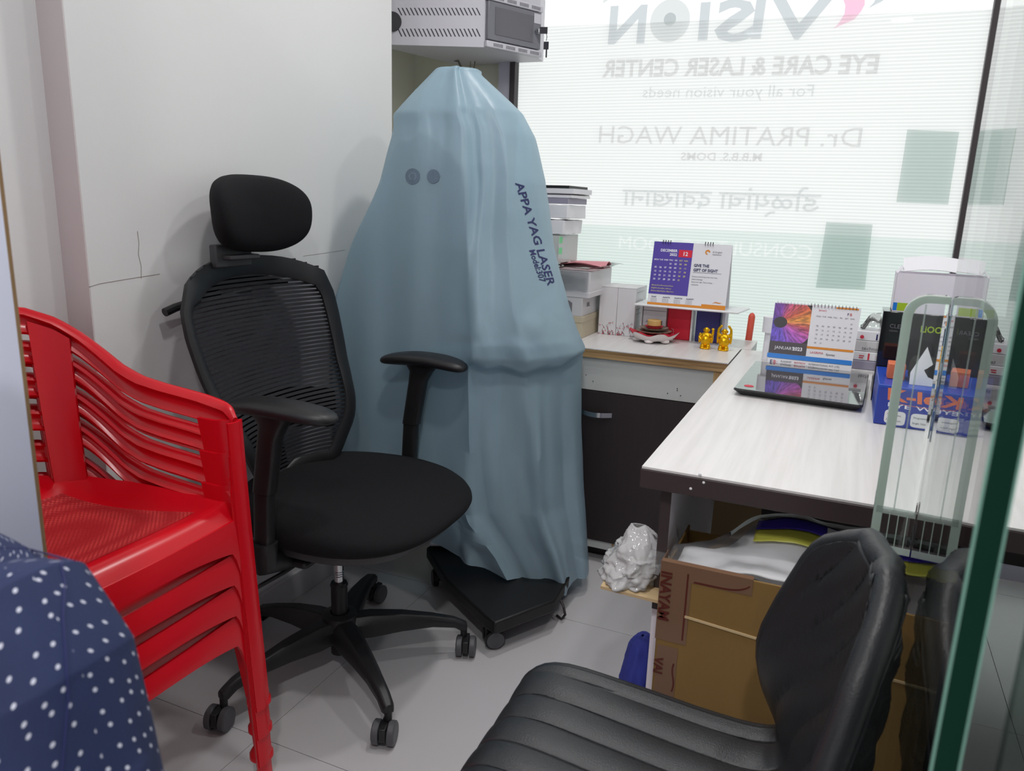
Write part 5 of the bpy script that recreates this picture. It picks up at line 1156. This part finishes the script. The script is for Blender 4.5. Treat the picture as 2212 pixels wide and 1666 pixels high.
# milky bag on the flap
def mbag(u, v):
    th = 2*pi*u; h = v; xw = lerp([0, .25, .6, .85, 1], [.062, .060, .045, .026, .016], h); yw = lerp([0, .5, .85, 1], [.09, .06, .02, .006], h)
    cx = lerp([0, .5, 1], [-.320, -.302, -.312], h); r = 1+.16*noise.noise(V((cos(th)*2.2, sin(th)*2.2, h*4)))+.10*noise.noise(V((cos(th)*6, sin(th)*6, h*11)))+.06*noise.noise(V((cos(th)*16, sin(th)*16, h*26)))
    return V((cx+xw*cos(th)*r, 1.365+yw*sin(th)*r, .505+.098*h+.006*noise.noise(V((th, h*8, 1)))))
single('plastic_bag', MB().slab(mbag, 90, 44, .0008), M['bagwhite'], 'crumpled milky plastic bag lying on the pale carton flap', 'bag', auto=120)
single('blue_bundle', MB().slab(lambda u, v: (lambda th, ph: V((-.305+.038*sin(ph)**.7*cos(th)*(1+.25*noise.noise(V((th*1.5, ph*3, 0)))), 1.44+.07*sin(ph)**.7*sin(th)*(1+.2*noise.noise(V((th*2, ph*3, 5)))), (.165-.160*cos(ph)))))(2*pi*u, .02+3.1*v), 40, 26, .002), M['bluecloth'], 'blue cloth bundle in clear plastic on the floor beside the desk panel', 'bundle', auto=120)

# ================================================================== PERSON AT THE LOWER LEFT
t = thing('person', 'person in a navy white-dotted shirt, seated at the lower left, shoulder in view', 'person', (-.62, .26, 0))
sk = bpy.data.meshes.new('body')
js = [((-.62, .26, .50), .115), ((-.62, .265, .68), .105), ((-.62, .27, .84), .11), ((-.62, .27, .945), .075), ((-.62, .262, 1.02), .048), ((-.62, .245, 1.10), .074), ((-.62, .245, 1.165), .094), ((-.62, .248, 1.235), .080),
 ((-.50, .275, .920), .040), ((-.435, .27, .84), .038), ((-.40, .25, .70), .036), ((-.42, .12, .60), .030), ((-.46, .02, .585), .024), ((-.47, -.05, .58), .026),
 ((-.74, .275, .920), .040), ((-.805, .27, .84), .038), ((-.84, .25, .70), .036), ((-.80, .12, .60), .030), ((-.76, .02, .585), .024), ((-.75, -.05, .58), .026),
 ((-.53, .22, .49), .085), ((-.50, .0, .50), .075), ((-.49, -.18, .50), .058), ((-.49, -.19, .28), .050), ((-.49, -.17, .08), .036), ((-.49, -.26, .04), .032),
 ((-.71, .22, .49), .085), ((-.74, .0, .50), .075), ((-.75, -.18, .50), .058), ((-.75, -.19, .28), .050), ((-.75, -.17, .08), .036), ((-.75, -.26, .04), .032)]
es = [(0, 1), (1, 2), (2, 3), (3, 4), (4, 5), (5, 6), (6, 7), (3, 8), (8, 9), (9, 10), (10, 11), (11, 12), (12, 13), (3, 14), (14, 15), (15, 16), (16, 17), (17, 18), (18, 19), (0, 20), (20, 21), (21, 22), (22, 23), (23, 24), (24, 25), (0, 26), (26, 27), (27, 28), (28, 29), (29, 30), (30, 31)]
sk.from_pydata([tuple(V(p)-V((-.62, .26, 0))-V((0, .0, .065 if p[2] > .65 else 0))) for p, r in js], es, []); bo = bpy.data.objects.new('body', sk); COL.objects.link(bo); bo.parent = t
m_ = bo.modifiers.new('s', 'SKIN'); m_.use_smooth_shade = True
for i, (p, r) in enumerate(js): sk.skin_vertices[0].data[i].radius = (r, r)
sk.skin_vertices[0].data[0].use_root = True; q_ = bo.modifiers.new('q', 'SUBSURF'); q_.levels = q_.render_levels = 2; sk.materials.append(M['skin'])
part('hair', MB().ell((-.62, .268, 1.150), (.089, .090, .088), 24, 14), M['hair'], t)
part('ear', MB().ell((-.534, .248, 1.10), (.010, .018, .028), 10, 8), M['skin'], t); part('ear', MB().ell((-.706, .248, 1.10), (.010, .018, .028), 10, 8), M['skin'], t)
part('nose', MB().ell((-.62, .160, 1.085), (.013, .018, .022), 10, 8), M['skin'], t)
for sg in (-1, 1): e_ = part('eye', MB().ell((-.62+sg*.03, 0.172, 1.112), (.012, .008, .007), 12, 8), M['inkwhite'], t); part('iris', MB().ell((-.62+sg*.03, 0.1655, 1.112), (.005, .002, .005), 10, 6), M['black'], e_); part('eyebrow', MB().ell((-.62+sg*.03, .167, 1.130), (.017, .005, .003), 10, 6), M['hair'], t)
part('mouth', MB().ell((-.62, .168, 1.052), (.020, .007, .006), 12, 6), M['tapeink'], t)
pass
part('trousers', MB().tube([V((-.53, .26, .47)), V((-.50, .0, .50)), V((-.49, -.19, .50)), V((-.49, -.205, .40)), V((-.49, -.19, .12))], [.11, .092, .078, .070, .055], 20).tube([V((-.71, .26, .47)), V((-.74, .0, .50)), V((-.75, -.19, .50)), V((-.75, -.205, .40)), V((-.75, -.19, .12))], [.11, .092, .078, .070, .055], 20), M['trouser'], t)
single('stool', MB().cyl((-.62, .26, .355), (-.62, .26, .385), .17, n=36).cyl((-.62, .26, .0), (-.62, .26, .355), .03, n=16).cyl((-.62, .26, 0), (-.62, .26, .02), .18, n=36), M['blackplas'], 'black round stool under the seated person', 'stool')
def cloth_loft(rows, nseg, folds):
    """rows: (centre, half width, half depth, squareness); open seam so that the print can be laid out in metres"""
    mb = MB(); uv = []; NR = len(rows)-1; nv = 60; arc0 = 0
    for i in range(nv+1):
        f_ = i/nv*NR; k = min(int(f_), NR-1); q = f_-k; q2 = q*q*(3-2*q); A_, B_ = rows[k], rows[k+1]
        c = V(A_[0])*(1-q2)+V(B_[0])*q2; a = A_[1]*(1-q2)+B_[1]*q2; b = A_[2]*(1-q2)+B_[2]*q2; e = A_[3]*(1-q2)+B_[3]*q2; ax = (V(A_[4])*(1-q2)+V(B_[4])*q2).normalized()
        if i: arc0 += (c-pc).length
        pc = c; s2 = V((0, 1, 0)); s1 = ax; arc = 0; pp = None
        for j in range(nseg+1):
            th = 2*pi*j/nseg; cx, sy = cos(th), sin(th); w_ = 1+folds(th, i/nv)
            p = c+s1*(a*math.copysign(abs(cx)**(2/e), cx)*w_)+s2*(b*math.copysign(abs(sy)**(2/e), sy)*w_)
            if pp is not None: arc += (p-pp).length
            pp = p; col = (uv[-(nseg+1)][1]+(p-mb.v[-(nseg+1)]).length) if i else 0; mb.v.append(p); uv.append((arc, col))
    W1 = nseg+1; j0 = int(nseg*.78)
    uv = [(u-uv[(k//W1)*W1+j0][0], v) for k, (u, v) in enumerate(uv)]
    for i in range(nv):
        for j in range(nseg): a_ = i*(nseg+1)+j; mb.f.append((a_, a_+1, a_+nseg+2, a_+nseg+1)); mb.m.append(0)
    return mb, uv
X1 = (1, 0, 0)
rows = [((-.62, .265, .46), .175, .135, 2.3, X1), ((-.62, .268, .62), .170, .125, 2.3, X1), ((-.62, .27, .80), .176, .122, 2.3, X1), ((-.62, .272, .90), .184, .114, 2.2, X1), ((-.62, .274, .955), .186, .094, 2.2, X1), ((-.62, .274, .985), .168, .066, 2.1, X1), ((-.62, .272, .993), .10, .050, 2.1, X1), ((-.62, .268, 1.006), .058, .050, 2, X1)]
rows = [((c[0], c[1], c[2]-.040*sstep(.7, .9, c[2])), *r_) for c, *r_ in rows]
mb, uv = cloth_loft(rows, 90, lambda th, v: .014*noise.noise(V((cos(th)*3, sin(th)*3, v*5)))+.010*sin(th*9+v*14)*(1-v)); o = part('shirt_body', mb, M['shirt'], t, auto=180); set_uv(o, uv)
d1 = (.93, 0, .36)
rows = [((-.492, .277, .968), .034, .044, 2, (.45, 0, .89)), ((-.474, .277, .958), .058, .058, 2, (.62, 0, .78)), ((-.452, .275, .918), .064, .066, 2, (.86, 0, .5)), ((-.436, .27, .855), .066, .068, 2, d1), ((-.418, .262, .79), .069, .068, 2, d1), ((-.400, .25, .70), .068, .066, 2, X1)]
rows = [((c[0], c[1], c[2]-.034), *r_) for c, *r_ in rows]
body_mb = mb
mb, uv = cloth_loft(rows, 70, lambda th, v: .09*noise.noise(V((cos(th)*2.5, sin(th)*2.5, v*3)))*v+.03*sin(th*5+v*9)*v); o = part('sleeve', mb, M['shirt'], t, auto=180); set_uv(o, uv)
mb2 = MB(); mb2.v = [V((-1.24-p.x, p.y, p.z)) for p in mb.v]; mb2.f = mb.f; mb2.m = mb.m; o = part('sleeve', mb2, M['shirt'], t, auto=180); set_uv(o, uv)

sb = BVHTree.FromPolygons([tuple(v) for v in body_mb.v+mb.v], body_mb.f+[tuple(i+len(body_mb.v) for i in f) for f in mb.f])
def seam(pts):
    out = []
    for k in range(len(pts)-1):
        for j in range(8):
            a, b = pts[k], pts[k+1]; px, py = a[0]+(b[0]-a[0])*j/8, a[1]+(b[1]-a[1])*j/8; d = (RT*(px-CX)/F-UP*(py-CY)/F+FW).normalized(); h = sb.ray_cast(CO, d)
            if h[0]: out.append(h[0]-d*.0006)
    return out
for nm, pts in (('yoke_seam', [(-60, 1186), (20, 1184), (90, 1188), (125, 1192), (165, 1216)]), ('armhole_seam', [(128, 1194), (140, 1260), (136, 1330), (142, 1420), (148, 1510), (140, 1600), (132, 1700)])):
    sp_ = seam(pts)
    if len(sp_) > 3: part(nm, MB().tube(sp_, .0007, 5), M['inkblue'], t)
